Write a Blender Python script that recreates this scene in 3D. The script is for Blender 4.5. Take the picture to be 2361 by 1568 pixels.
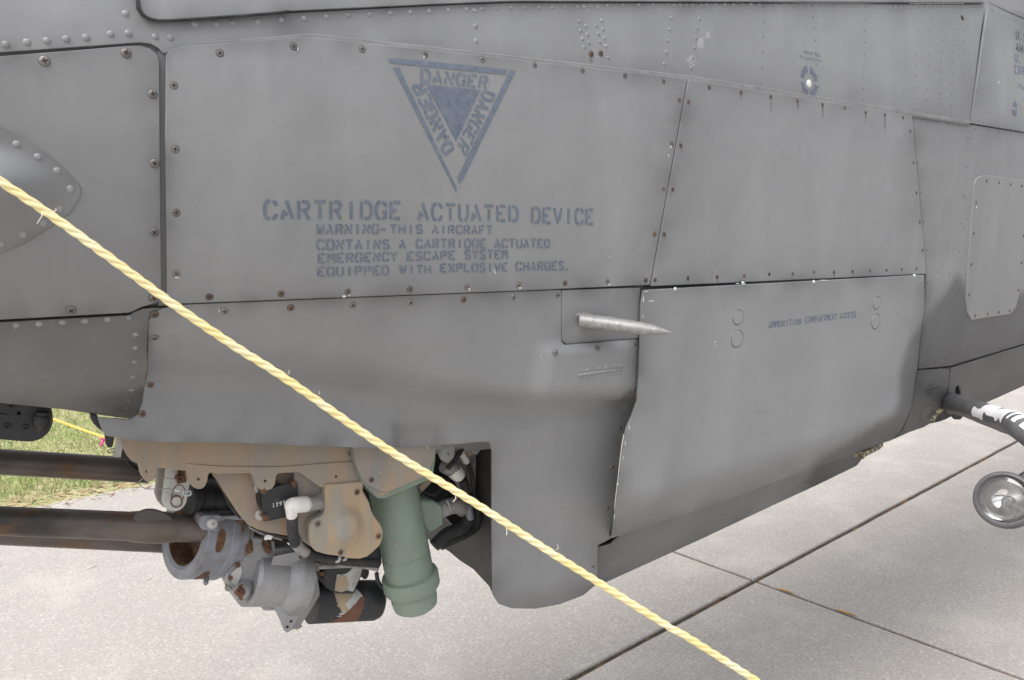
import bpy, math, random
from mathutils import Vector, Matrix, noise
from mathutils.geometry import delaunay_2d_cdt
random.seed(7)
for o in list(bpy.data.objects): bpy.data.objects.remove(o)
scene = bpy.context.scene
COL = scene.collection

# ------------------------------------------------------------------ camera
F = 1837.0                                  # focal length in units of a 2361 px wide picture
AZ = math.radians(34.4); PITCH = math.atan(254 / F)
CAM = Vector((0, -1.25, 1.6))
FW = Vector((math.sin(AZ) * math.cos(PITCH), math.cos(AZ) * math.cos(PITCH), -math.sin(PITCH)))
RT = Vector((math.cos(AZ), -math.sin(AZ), 0)); UP = RT.cross(FW)
cd = bpy.data.cameras.new('camera'); cam = bpy.data.objects.new('camera', cd); COL.objects.link(cam)
cam.location = CAM
cam.rotation_euler = Matrix((RT, UP, -FW)).transposed().to_euler()
cd.sensor_width = 36; cd.lens = 36 * F / 2361; cd.clip_start = 0.02; cd.clip_end = 400
scene.camera = cam

# ------------------------------------------------------------------ sky, sun, exposure
SUN_EL, SUN_AZ = math.radians(61), math.radians(-102)     # azimuth measured from +Y towards +X
w = bpy.data.worlds.new('World'); scene.world = w; w.use_nodes = True
nt = w.node_tree; bg = nt.nodes['Background']
sky = nt.nodes.new('ShaderNodeTexSky'); sky.sky_type = 'NISHITA'; sky.sun_disc = False
sky.sun_elevation = SUN_EL; sky.sun_rotation = SUN_AZ; sky.dust_density = 6; sky.air_density = 1.0; sky.ozone_density = 1
hs = nt.nodes.new('ShaderNodeHueSaturation'); hs.inputs['Saturation'].default_value = 0.28
nt.links.new(sky.outputs[0], hs.inputs['Color']); nt.links.new(hs.outputs[0], bg.inputs[0])
bg.inputs[1].default_value = 0.15
sd = bpy.data.lights.new('sun', 'SUN'); sd.energy = .55; sd.angle = math.radians(45); sd.color = (1, .985, .96)
so = bpy.data.objects.new('sun', sd); COL.objects.link(so)
sdir = Vector((math.sin(SUN_AZ) * math.cos(SUN_EL), math.cos(SUN_AZ) * math.cos(SUN_EL), math.sin(SUN_EL)))
so.rotation_euler = sdir.to_track_quat('Z', 'Y').to_euler(); so.location = (-3, -3, 8)
vs = scene.view_settings; vs.view_transform = 'Standard'; vs.look = 'None'; vs.gamma = 1; vs.use_curve_mapping = False
vs.exposure = .74

# ------------------------------------------------------------------ pixel -> place helpers (a pixel only gives a ray)
def ray(x, y): return FW * F + RT * (x - 1180.5) + UP * (784 - y)
YO = 0.0                                     # extra inboard offset used while the gun is built
def PY(x, y, Y):                            # on the plane Y = const (parallel to the aircraft's side)
    d = ray(x, y); Y = Y + YO; return CAM + d * ((Y - CAM.y) / d.y)
def PX(x, y, X):
    d = ray(x, y); return CAM + d * ((X - CAM.x) / d.x)
def PG(x, y, z=0):                          # on the ground
    d = ray(x, y); return CAM + d * ((z - CAM.z) / d.z)
def PD(x, y, depth): return CAM + ray(x, y) * (depth / F)
def PS(x, y, S):                            # first hit of the ray with a surface Y = S(X, Z)
    d = ray(x, y); d = d / d.y
    def g(Y): p = CAM + d * (Y - CAM.y); return Y - YO - S(p.x, p.z)
    lo = -.16; gl = g(lo); best = (abs(gl), lo); Y = None; st = .02
    for k in range(1, 34):
        hi = -.16 + k * st; gh = g(hi)
        if abs(gh) < best[0]: best = (abs(gh), hi)
        if gl < 0 <= gh:
            for _ in range(6):
                m = lo + (hi - lo) * gl / (gl - gh)
                gm_ = g(m)
                if abs(gm_) < 1e-6: break
                if gm_ < 0: lo, gl = m, gm_
                else: hi, gh = m, gm_
            Y = m; break
        lo, gl = hi, gh
    if Y is None: Y = best[1]
    p = CAM + d * (Y - CAM.y); return Vector((p.x, S(p.x, p.z) + YO, p.z))
def mpp(p): return (p - CAM).dot(FW) / F    # metres per picture unit at a point
def tl(i, j): return lambda x, y: (590.25 * i + x / 4, 392 * j + y / 4)
def zz(sx, sy, sc): return lambda x, y: ((sx + x / sc) / 1.7348, (sy + y / sc) / 1.7348)
Z1, Z2, Z3 = zz(400, 1740, 3.92), zz(900, 1740, 3.92), zz(1400, 1740, 3.92)
Z4, Z5, Z6 = zz(640, 2040, 3.92), zz(1100, 2040, 3.015), zz(3700, 1560, 2.613)
Z7, Z8, Z9, TR = zz(0, 1580, 3.408), zz(3150, 160, 5.227), zz(3560, 1400, 4.356), zz(1520, 200, 2.7034)
def ap(f, pts): return [f(*p) for p in pts]

# ------------------------------------------------------------------ materials
def mat(name, base, rough=.55, metal=0, layers=(), bump=0, bscale=300, tone=False, var=.0, coord='Object', alpha=None, spec=.5, dent=0):
    m = bpy.data.materials.new(name); m.use_nodes = True; n = m.node_tree.nodes; L = m.node_tree.links
    b = n['Principled BSDF']; b.inputs['Roughness'].default_value = rough; b.inputs['Metallic'].default_value = metal
    b.inputs['Specular IOR Level'].default_value = spec
    tc = n.new('ShaderNodeTexCoord').outputs[coord]
    rgb = n.new('ShaderNodeRGB'); rgb.outputs[0].default_value = (*base, 1); cur = rgb.outputs[0]
    if var:
        oi = n.new('ShaderNodeObjectInfo'); mr = n.new('ShaderNodeMapRange'); mr.inputs[3].default_value = 1 - var; mr.inputs[4].default_value = 1 + var
        L.new(oi.outputs['Random'], mr.inputs[0]); mx = n.new('ShaderNodeVectorMath'); mx.operation = 'SCALE'
        L.new(cur, mx.inputs[0]); L.new(mr.outputs[0], mx.inputs['Scale']); cur = mx.outputs[0]
    for ly in layers:
        col, sc, lo, hi = ly[:4]; st = ly[4] if len(ly) > 4 else (1, 1, 1); amt = ly[5] if len(ly) > 5 else 1; kind = ly[6] if len(ly) > 6 else 'n'
        mp = n.new('ShaderNodeMapping'); mp.inputs['Scale'].default_value = st; L.new(tc, mp.inputs[0])
        mp.inputs['Location'].default_value = (len(n) * 1.37, len(n) * .71, len(n) * .33)
        if kind == 'v':
            t = n.new('ShaderNodeTexVoronoi'); t.inputs['Scale'].default_value = sc; out = t.outputs['Distance']
        else:
            t = n.new('ShaderNodeTexNoise'); t.inputs['Scale'].default_value = sc; t.inputs['Detail'].default_value = 6; t.inputs['Roughness'].default_value = .6; out = t.outputs[0]
        L.new(mp.outputs[0], t.inputs['Vector'])
        mr = n.new('ShaderNodeMapRange'); mr.inputs[1].default_value = lo; mr.inputs[2].default_value = hi; mr.inputs[4].default_value = amt; L.new(out, mr.inputs[0])
        mx = n.new('ShaderNodeMix'); mx.data_type = 'RGBA'; L.new(mr.outputs[0], mx.inputs[0]); L.new(cur, mx.inputs[6]); mx.inputs[7].default_value = (*col, 1)
        cur = mx.outputs[2]
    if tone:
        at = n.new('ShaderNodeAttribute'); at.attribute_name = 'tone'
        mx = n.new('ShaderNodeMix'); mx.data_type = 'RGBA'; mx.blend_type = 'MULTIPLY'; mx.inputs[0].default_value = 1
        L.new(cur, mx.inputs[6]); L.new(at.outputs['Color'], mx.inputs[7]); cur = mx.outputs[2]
    L.new(cur, b.inputs['Base Color'])
    if bump:
        t = n.new('ShaderNodeTexNoise'); t.inputs['Scale'].default_value = bscale; t.inputs['Detail'].default_value = 4; L.new(tc, t.inputs['Vector'])
        bp = n.new('ShaderNodeBump'); bp.inputs['Strength'].default_value = bump; bp.inputs['Distance'].default_value = .002
        L.new(t.outputs[0], bp.inputs['Height']); L.new(bp.outputs[0], b.inputs['Normal'])
        if dent:
            t = n.new('ShaderNodeTexNoise'); t.inputs['Scale'].default_value = 7; t.inputs['Detail'].default_value = 2; L.new(tc, t.inputs['Vector'])
            b2 = n.new('ShaderNodeBump'); b2.inputs['Strength'].default_value = dent; b2.inputs['Distance'].default_value = .01; L.new(t.outputs[0], b2.inputs['Height']); L.new(b2.outputs[0], bp.inputs['Normal'])
    if alpha:
        t = n.new('ShaderNodeTexNoise'); t.inputs['Scale'].default_value = alpha[0]; t.inputs['Detail'].default_value = 5; L.new(tc, t.inputs['Vector'])
        mr = n.new('ShaderNodeMapRange'); mr.inputs[1].default_value = .35; mr.inputs[2].default_value = .65
        mr.inputs[3].default_value = alpha[1]; mr.inputs[4].default_value = alpha[2]; L.new(t.outputs[0], mr.inputs[0]); L.new(mr.outputs[0], b.inputs['Alpha'])
    return m

PAINT = (.275, .282, .291)
def wear(c): return [(tuple(x * .83 for x in c), 2.2, .42, .68, (1, 1, .35), .8), (tuple(x * 1.13 for x in c), 5, .5, .72, (1.6, 1, .22), .7),
                     (tuple(x * .8 for x in c), 26, .55, .75, (1, 1, 1), .35), ((.13, .13, .13), 420, .66, .74, (1, 1, 1), .5), ((.33, .33, .33), 160, .71, .78, (1, 1, 1), .5)]
M = {}
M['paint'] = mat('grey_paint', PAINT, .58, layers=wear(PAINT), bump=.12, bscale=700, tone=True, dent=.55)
M['plate'] = mat('grey_plate_paint', (.285, .29, .298), .55, layers=wear((.285, .29, .298)), bump=.1, bscale=700)
M['hull'] = mat('inner_grey_paint', (.15, .15, .153), .7, layers=wear((.15, .15, .153)))
M['rivet'] = mat('rivet_paint', (.272, .277, .284), .5, var=.14, layers=[((.12, .115, .11), 300, .55, .7)])
M['rivet_dark'] = mat('small_rivet_paint', (.10, .10, .103), .6)
M['screw'] = mat('screw_head', (.21, .205, .2), .5, metal=.2, var=.25, layers=[((.13, .085, .065), 90, .5, .7, (1, 1, 1), .6)])
M['screw_rust'] = mat('rusty_screw_head', (.14, .105, .09), .7, var=.35, layers=[((.16, .085, .05), 160, .5, .65)])
M['recess'] = mat('screw_recess', (.035, .018, .012), .9)
M['ring'] = mat('countersink_ring', (.06, .058, .055), .9)
M['stencil'] = mat('blue_grey_stencil', (.142, .175, .232), .6, layers=[((.175, .205, .255), 60, .4, .65)], alpha=(90, .8, 1))
M['stencil_faint'] = mat('faint_blue_stencil', (.16, .19, .27), .6, alpha=(120, .35, .85))
M['stencil_black'] = mat('faded_black_stencil', (.07, .075, .08), .6, alpha=(160, .3, .85))
M['white'] = mat('bare_white_chip', (.75, .75, .72), .5)
M['bare'] = mat('bare_alloy', (.34, .34, .335), .5, metal=.4, layers=[((.22, .22, .21), 70, .45, .7, (1, 1, 1), .8), ((.6, .6, .58), 130, .62, .7)], bump=.25, bscale=260)
M['cast'] = mat('cast_alloy', (.36, .365, .375), .5, metal=.35, layers=[((.25, .255, .265), 14, .42, .7, (1, 1, 1), .75), ((.16, .15, .14), 40, .6, .78, (1, 1, 1), .6)], bump=.6, bscale=260)
M['blue_alloy'] = mat('grey_blue_anodised', (.27, .285, .33), .48, metal=.3, layers=[((.18, .175, .175), 18, .5, .7), ((.28, .15, .06), 24, .62, .72, (1, 1, 1), .8)], bump=.1)
M['pale_alloy'] = mat('pale_alloy', (.52, .52, .51), .5, metal=.25, layers=[((.35, .34, .33), 30, .5, .7), ((.12, .11, .1), 90, .66, .74)], bump=.15)
OCH = (.36, .28, .20)
M['ochre'] = mat('stained_primer', OCH, .65, layers=[((.30, .27, .235), 7, .42, .62, (1.8, 1, .5), .95), ((.43, .30, .19), 9, .52, .68, (3, 1, .35), .8), ((.2, .175, .15), 16, .6, .8, (2, 1, .5), .7), ((.55, .53, .5), 60, .7, .78, (2, 1, .6), .8)], bump=.18, bscale=350)
M['ochre_light'] = mat('stained_cover_primer', (.42, .33, .22), .62, layers=[((.30, .29, .26), 9, .44, .62, (2.2, 1, .4), .95), ((.46, .31, .18), 11, .54, .68, (3, 1, .4), .9), ((.58, .55, .5), 70, .71, .8)], bump=.12, bscale=350)
M['dusty'] = mat('dusty_alloy', (.33, .29, .245), .6, metal=.1, layers=[((.26, .25, .235), 9, .42, .6, (1.4, 1, .6), .95), ((.38, .28, .19), 12, .52, .68, (1, 1, 1), .8), ((.55, .50, .36), 48, .66, .71)], bump=.15)
M['green'] = mat('zinc_green_paint', (.23, .295, .235), .5, layers=[((.185, .26, .2), 9, .4, .7, (1, 1, .4), .8), ((.40, .41, .35), 60, .69, .72), ((.10, .12, .10), 110, .70, .76), ((.13, .17, .13), 4, .5, .7, (1, 1, .5), .6)], bump=.15, bscale=300)
M['black'] = mat('black_rubber', (.022, .023, .025), .6, layers=[((.06, .06, .062), 20, .5, .75)], bump=.1)
M['black_metal'] = mat('black_metal', (.03, .032, .036), .5, layers=[((.07, .07, .072), 60, .6, .75)], bump=.08)
M['gun'] = mat('gun_steel', (.15, .13, .115), .42, metal=.35, layers=[((.04, .038, .037), 8, .45, .65, (.5, 1, 1), .9), ((.17, .085, .035), 13, .53, .68, (.6, 1, 1), .85), ((.25, .13, .04), 60, .64, .74, (1, 1, 1), .9)], bump=.15, bscale=200)
M['collar'] = mat('dark_gun_collar', (.10, .092, .086), .6, metal=.2, bump=.1)
M['rust'] = mat('rust', (.12, .065, .04), .85, layers=[((.2, .11, .05), 60, .45, .65), ((.07, .04, .03), 80, .55, .7)], bump=.4, bscale=400)
M['peel'] = mat('peeling_black_paint', (.022, .024, .028), .42, layers=[((.36, .33, .27), 9, .545, .56), ((.30, .30, .30), 13, .60, .61), ((.13, .07, .045), 7, .64, .66)], bump=.15)
M['redbrown'] = mat('red_brown_oxide', (.15, .07, .045), .7, layers=[((.2, .1, .06), 30, .5, .7)])
M['plastic'] = mat('white_plastic', (.82, .81, .78), .35, layers=[((.7, .66, .58), 40, .55, .75, (1, 1, 1), .6)])
M['tape'] = mat('grey_tape', (.33, .32, .31), .6, layers=[((.2, .19, .19), 40, .45, .65), ((.5, .48, .45), 120, .6, .7)], bump=.5, bscale=120)
M['tubepaint'] = mat('cross_tube_paint', (.105, .105, .11), .5, layers=[((.07, .07, .073), 9, .45, .65), ((.16, .16, .165), 5, .5, .7)], bump=.1)
M['sunlit_torn'] = mat('sunlit_torn_white_film', (.82, .83, .85), .45)
M['mirror'] = mat('lamp_reflector', (.95, .95, .95), .03, metal=1)
M['zinc'] = mat('bright_zinc', (.6, .68, .68), .3, metal=.8)
M['sealant'] = mat('grey_sealant', (.22, .22, .215), .8, bump=1, bscale=250, layers=[((.12, .12, .115), 120, .5, .65)])
M['wall'] = mat('shaded_bay_wall', (.085, .083, .08), .75, layers=[((.05, .05, .05), 9, .45, .7)])  # near black colour paints the bay's inside shade into the wall
M['seal'] = mat('smeared_sealant', (.22, .222, .222), .6, layers=[((.28, .283, .285), 9, .45, .62, (1, 1, 1), .8), ((.17, .17, .17), 30, .55, .7, (1, 1, .3), .6)])
M['chipped'] = mat('chipped_primer_edge', (.14, .13, .12), .7, layers=[((.52, .47, .25), 70, .52, .56)])
M['rope'] = mat('yellow_rope', (.84, .70, .31), .6, layers=[((.86, .80, .55), 30, .4, .65, (1, 1, 1), .85), ((.78, .58, .2), 400, .6, .75, (1, 1, 1), .35)], bump=.3, bscale=900)
M['fibre'] = mat('rope_fibre', (.8, .76, .62), .6)
M['far_rope'] = mat('orange_yellow_rope', (.78, .50, .12), .6)
M['pink'] = mat('pink_ribbon', (.85, .10, .35), .5)
M['twig'] = mat('dry_twig', (.55, .32, .12), .7)
M['pebble'] = mat('pebble', (.38, .33, .28), .8, bump=.4)
g = bpy.data.materials.new('lamp_glass'); g.use_nodes = True
b = g.node_tree.nodes['Principled BSDF']; b.inputs['Transmission Weight'].default_value = 1; b.inputs['Roughness'].default_value = .02; b.inputs['IOR'].default_value = 1.2
M['glass'] = g

# concrete with exposed aggregate
CON = (.41, .387, .36)
M['concrete'] = mat('brushed_concrete', CON, .85, var=.06, layers=[((.37, .345, .32), 1.7, .56, .74, (1, 1, 1), .8), ((.40, .37, .34), .9, .42, .66, (1, 1, 1), .75), ((.56, .53, .49), 2.6, .5, .7, (1, 1, 1), .6), ((.33, .30, .275), 7, .56, .8, (1, 1, 1), .45),
      ((.62, .58, .53), 80, .52, .66, (1, 1, 1), .6), ((.25, .225, .205), 100, .52, .66, (1, 1, 1), .7), ((.60, .45, .34), 110, .6, .7, (1, 1, 1), .5), ((.2, .19, .18), 320, .56, .68, (1, 1, 1), .45)], bump=.6, bscale=160)
M['joint'] = mat('joint_dirt', (.06, .045, .035), .95, layers=[((.17, .09, .05), 12, .5, .62), ((.10, .10, .06), 30, .55, .7)])
M['soil'] = mat('dry_turf_soil', (.40, .36, .21), .95, layers=[((.27, .34, .12), 2.5, .42, .6), ((.52, .45, .28), 9, .5, .66), ((.20, .14, .085), 30, .55, .72)], bump=.6, bscale=60)
M['blade'] = mat('grass_blade', (.34, .39, .15), .6, layers=[((.22, .34, .11), 1.6, .44, .58), ((.60, .54, .32), 5, .5, .62, (1, 1, 1), .9)])
M['litter'] = mat('dry_leaves', (.48, .36, .21), .8, layers=[((.3, .18, .09), 14, .45, .65), ((.62, .52, .36), 25, .6, .7)])

# ------------------------------------------------------------------ object helpers
def new_obj(name, me, parent=None, mats=()):
    o = bpy.data.objects.new(name, me); COL.objects.link(o)
    for m in mats: me.materials.append(M[m] if isinstance(m, str) else m)
    if parent: o.parent = parent
    return o
def mesh(name, v, f, smooth=False, mi=None):
    me = bpy.data.meshes.new(name); me.from_pydata([tuple(p) for p in v], [], f)
    if smooth is True: me.polygons.foreach_set('use_smooth', [True] * len(f))
    elif smooth: me.polygons.foreach_set('use_smooth', smooth)
    if mi: me.polygons.foreach_set('material_index', mi)
    me.update(); return me
def part(name, v, f, m, parent, smooth=False): return new_obj(name, mesh(name, v, f, smooth), parent, [m])
def thing(name, label, cat, loc=(0, 0, 0), group=None, o=None):
    if o is None: o = bpy.data.objects.new(name, None); COL.objects.link(o); o.location = loc; o.empty_display_size = .1
    o['label'] = label; o['category'] = cat
    if group: o['group'] = group
    return o
def inside(p, poly):
    x, y = p; c = False; j = len(poly) - 1
    for i in range(len(poly)):
        a, b_ = poly[i], poly[j]
        if (a[1] > y) != (b_[1] > y) and x < (b_[0] - a[0]) * (y - a[1]) / (b_[1] - a[1]) + a[0]: c = not c
        j = i
    return c
def dist_poly(p, poly):
    best = 1e9; px, py = p
    for i in range(len(poly)):
        ax, ay = poly[i - 1]; bx, by = poly[i]; dx, dy = bx - ax, by - ay
        t = max(0, min(1, ((px - ax) * dx + (py - ay) * dy) / (dx * dx + dy * dy + 1e-9)))
        best = min(best, math.hypot(px - ax - t * dx, py - ay - t * dy))
    return best
def resample(poly, step):
    out = []
    for i in range(len(poly)):
        a, b_ = poly[i], poly[(i + 1) % len(poly)]; n = max(1, int(math.hypot(b_[0] - a[0], b_[1] - a[1]) / step))
        for k in range(n): out.append((a[0] + (b_[0] - a[0]) * k / n, a[1] + (b_[1] - a[1]) * k / n))
    return out
def area(p): return sum(p[i - 1][0] * p[i][1] - p[i][0] * p[i - 1][1] for i in range(len(p))) / 2
def sstep(a, b_, x): t = max(0., min(1., (x - a) / (b_ - a))); return t * t * (3 - 2 * t)

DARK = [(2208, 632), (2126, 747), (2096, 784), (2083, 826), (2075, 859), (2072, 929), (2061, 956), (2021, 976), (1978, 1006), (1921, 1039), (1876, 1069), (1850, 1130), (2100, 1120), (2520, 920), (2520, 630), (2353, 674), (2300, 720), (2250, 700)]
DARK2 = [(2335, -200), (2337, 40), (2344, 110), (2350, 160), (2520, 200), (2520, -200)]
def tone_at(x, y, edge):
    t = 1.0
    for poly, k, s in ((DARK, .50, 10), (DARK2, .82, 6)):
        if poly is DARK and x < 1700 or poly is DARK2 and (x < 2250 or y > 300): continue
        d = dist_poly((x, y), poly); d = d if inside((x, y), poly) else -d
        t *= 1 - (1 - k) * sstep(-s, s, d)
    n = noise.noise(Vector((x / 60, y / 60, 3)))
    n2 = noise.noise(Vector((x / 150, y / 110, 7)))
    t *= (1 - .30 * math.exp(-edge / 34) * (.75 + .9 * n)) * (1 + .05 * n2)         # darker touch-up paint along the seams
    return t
def panel(name, outline, S, m, parent, res=28, thick=.006, holes=(), bevel=1.2, tone=True, edge_res=16, tf=1.0):
    """A skin panel: outline followed over the surface Y = S(X, Z), with bevelled, inward turned edges."""
    ol = resample(outline, edge_res)
    if area(ol) < 0: ol.reverse()
    loops = [ol] + [h if area(h) < 0 else list(reversed(h)) for h in holes]
    pts = []; edges = []
    for lp in loops:
        s = len(pts); pts += lp; edges += [(s + i, s + (i + 1) % len(lp)) for i in range(len(lp))]
    xs = [p[0] for p in ol]; ys = [p[1] for p in ol]; y = min(ys) + res / 2; k = 0
    while y < max(ys):
        x = min(xs) + (res / 2 if k % 2 else 0)
        while x < max(xs):
            if inside((x, y), ol) and dist_poly((x, y), ol) > res * .45 and not any(inside((x, y), h) or dist_poly((x, y), h) < res * .3 for h in holes): pts.append((x, y))
            x += res
        y += res * .87; k += 1
    r = delaunay_2d_cdt([Vector(p) for p in pts], edges, [], 1, 1e-4)
    vs2, fs = r[0], r[2]
    faces = []
    for f in fs:
        c = sum((vs2[i] for i in f), Vector((0, 0))) / len(f)
        if inside(c, ol) and not any(inside(c, h) for h in holes): faces.append(tuple(f))
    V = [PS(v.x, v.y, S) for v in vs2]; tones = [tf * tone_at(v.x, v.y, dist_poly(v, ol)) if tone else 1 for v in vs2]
    Fc = []; sm = []
    for f in faces:
        a, b_, c = V[f[0]], V[f[1]], V[f[2]]
        if (b_ - a).cross(c - a).y > 0: f = tuple(reversed(f))
        Fc.append(f); sm.append(True)
    for lp in loops:
        n = len(lp); s = len(V); sg = 1
        ring0 = [PS(*q, S) for q in lp]; ring1 = []; ring2 = []
        for i in range(n):
            a, c = lp[i - 1], lp[(i + 1) % n]; dx, dy = c[0] - a[0], c[1] - a[1]; l = math.hypot(dx, dy) + 1e-9
            q = (lp[i][0] + dy / l * bevel, lp[i][1] - dx / l * bevel)
            p = PS(*q, S); mm = mpp(p) * bevel
            ring1.append(p + Vector((0, mm * 1.1, 0))); ring2.append(p + Vector((0, thick, 0)))
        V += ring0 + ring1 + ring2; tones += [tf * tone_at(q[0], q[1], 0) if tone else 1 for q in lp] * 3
        for i in range(n):
            j = (i + 1) % n
            Fc += [(s + i, s + n + i, s + n + j, s + j), (s + n + i, s + 2 * n + i, s + 2 * n + j, s + n + j)]; sm += [False, False]
    me = mesh(name, V, Fc, sm)
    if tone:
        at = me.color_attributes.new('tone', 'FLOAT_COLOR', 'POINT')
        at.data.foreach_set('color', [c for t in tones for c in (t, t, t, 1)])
    return new_obj(name, me, parent, [m])
def flat(name, outline, Y, thick, m, parent, holes=(), bevel=1.0, dome=None, res=30, edge_res=12):
    S = (lambda X, Z: Y) if dome is None else dome
    return panel(name, outline, S, m, parent, res=res, thick=thick, holes=holes, bevel=bevel, tone=False, edge_res=edge_res)
def circ(cx, cy, r, n=12, ry=None): return [(cx + r * math.cos(2 * math.pi * i / n), cy + (ry or r) * math.sin(2 * math.pi * i / n)) for i in range(n)]
def frame_of(d):
    d = d.normalized(); u = d.cross(Vector((0, 0, 1)));
    if u.length < 1e-3: u = d.cross(Vector((1, 0, 0)))
    u.normalize(); return d, u, d.cross(u)
def lathe(name, p0, p1, prof, m, parent, n=24, smooth=True, squash=1, ang=0):
    """Solid of revolution about p0->p1; prof = [(t along, radius)]"""
    d, u, v = frame_of(p1 - p0); V = []; Fc = []
    for t, r in prof:
        c = p0.lerp(p1, t)
        for i in range(n):
            a = 2 * math.pi * i / n + ang; V.append(c + (u * math.cos(a) + v * math.sin(a) * squash) * r)
    for k in range(len(prof) - 1):
        for i in range(n):
            j = (i + 1) % n; Fc.append((k * n + i, k * n + j, (k + 1) * n + j, (k + 1) * n + i))
    sm = [smooth] * len(Fc); Fc += [tuple(range(n))[::-1], tuple(range((len(prof) - 1) * n, len(prof) * n))]; sm += [False, False]
    o = new_obj(name, mesh(name, V, Fc, sm), parent, [m])
    if smooth: o.data.set_sharp_from_angle(angle=math.radians(40))
    return o
def tube(name, pts, r, m, parent, n=10, closed=False):
    V = []; Fc = []; N = len(pts); u = None
    for k, p in enumerate(pts):
        a = pts[(k - 1) % N] if closed or k else p; c = pts[(k + 1) % N] if closed or k < N - 1 else p
        d = (c - a).normalized()
        if u is None: _, u, _ = frame_of(d)
        u = (u - d * u.dot(d)).normalized(); v = d.cross(u); rr = r[k] if isinstance(r, (list, tuple)) else r
        for i in range(n):
            t = 2 * math.pi * i / n; V.append(p + (u * math.cos(t) + v * math.sin(t)) * rr)
    for k in range(N if closed else N - 1):
        k2 = (k + 1) % N
        for i in range(n):
            j = (i + 1) % n; Fc.append((k * n + i, k * n + j, k2 * n + j, k2 * n + i))
    sm = [True] * len(Fc)
    if not closed: Fc += [tuple(range(n))[::-1], tuple(range((N - 1) * n, N * n))]; sm += [False, False]
    return new_obj(name, mesh(name, V, Fc, sm), parent, [m])
def spline(pts, n=8):
    out = []; P = [pts[0] * 2 - pts[1]] + list(pts) + [pts[-1] * 2 - pts[-2]]
    for i in range(1, len(P) - 2):
        for k in range(n):
            t = k / n; a, b_, c, d = P[i - 1], P[i], P[i + 1], P[i + 2]
            out.append(.5 * ((2 * b_) + (c - a) * t + (2 * a - 5 * b_ + 4 * c - d) * t * t + (3 * b_ - a - 3 * c + d) * t ** 3))
    return out + [pts[-1]]
def pxtube(name, pts, Y, rpx, m, parent, n=10, sp=8):
    P = [PY(q[0], q[1], q[2] if len(q) > 2 else Y) for q in pts]
    return tube(name, spline(P, sp) if sp else P, rpx * mpp(P[len(P) // 2]), m, parent, n)

# ------------------------------------------------------------------ fastener meshes (shared)
def dome_mesh(name, n=10, h=.42, m='rivet'):
    V = [(0, 0, h)]; Fc = []
    prof = [(.45, .88 * h), (.8, .55 * h), (1, .0), (1.02, -.3)]
    for r, z in prof: V += [(r * math.cos(2 * math.pi * i / n), r * math.sin(2 * math.pi * i / n), z) for i in range(n)]
    for i in range(n):
        j = (i + 1) % n; Fc.append((0, 1 + i, 1 + j))
        for k in range(len(prof) - 1): Fc.append((1 + k * n + i, 1 + (k + 1) * n + i, 1 + (k + 1) * n + j, 1 + k * n + j))
    me = mesh(name, V, Fc, True); me.materials.append(M[m]); return me
def screw_mesh(name, head, pan):
    n = 12; V = []; Fc = []; mi = []
    if pan: prof = [(0.001, .40), (.5, .36), (.82, .20), (1, .0), (1, -.3)]
    else: prof = [(0.001, .06), (.8, .06), (.93, .03), (.97, -.25)]
    for r, z in prof: V += [(r * math.cos(2 * math.pi * i / n), r * math.sin(2 * math.pi * i / n), z) for i in range(n)]
    for k in range(len(prof) - 1):
        for i in range(n): j = (i + 1) % n; Fc.append((k * n + i, (k + 1) * n + i, (k + 1) * n + j, k * n + j)); mi.append(0)
    if True:                                   # a dark seat ring round the head
        s = len(V); z = .025 if not pan else .02; ro = 1.14 if not pan else 1.13
        for r in (.94, ro): V += [(r * math.cos(2 * math.pi * i / n), r * math.sin(2 * math.pi * i / n), z - (.05 if r > 1.1 else 0)) for i in range(n)]
        for i in range(n): j = (i + 1) % n; Fc.append((s + i, s + n + i, s + n + j, s + j)); mi.append(2)
    z = .455 if pan else .09; w_, l = .12, .55
    for a in (0, 1):                           # cross recess
        s = len(V); q = [(-l, -w_), (l, -w_), (l, w_), (-l, w_)]
        V += [((x, y) if not a else (-y, x)) + (z - .05 * pan * (abs(x) > .3) + a * .004,) for x, y in q]; Fc.append((s, s + 1, s + 2, s + 3)); mi.append(1)
    me = mesh(name, V, Fc, [i == 0 for i in mi], mi)
    for k in (head, 'recess', 'ring'): me.materials.append(M[k])
    return me
RIVET = dome_mesh('rivet'); RUST_RIVET = dome_mesh('bolt', 10, .7, 'rust')
PAN = screw_mesh('pan_screw', 'screw', True); FLAT = screw_mesh('flat_screw', 'screw', False); RUSTY = screw_mesh('rusty_screw', 'screw_rust', False)
PANR = screw_mesh('rusty_pan_screw', 'screw_rust', True)
def place(name, me, px, S, r, parent, spin=None, sink=0):
    p = PS(px[0], px[1], S); e = .003
    nrm = Vector(((S(p.x + e, p.z) - S(p.x - e, p.z)) / (2 * e), -1, (S(p.x, p.z + e) - S(p.x, p.z - e)) / (2 * e))).normalized()
    o = bpy.data.objects.new(name, me); COL.objects.link(o); o.parent = parent
    q = nrm.to_track_quat('Z', 'Y').to_matrix().to_4x4() @ Matrix.Rotation(random.uniform(0, 1.5) if spin is None else spin, 4, 'Z')
    o.matrix_world = Matrix.Translation(p - nrm * sink) @ q @ Matrix.Scale(r, 4); return o

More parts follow.
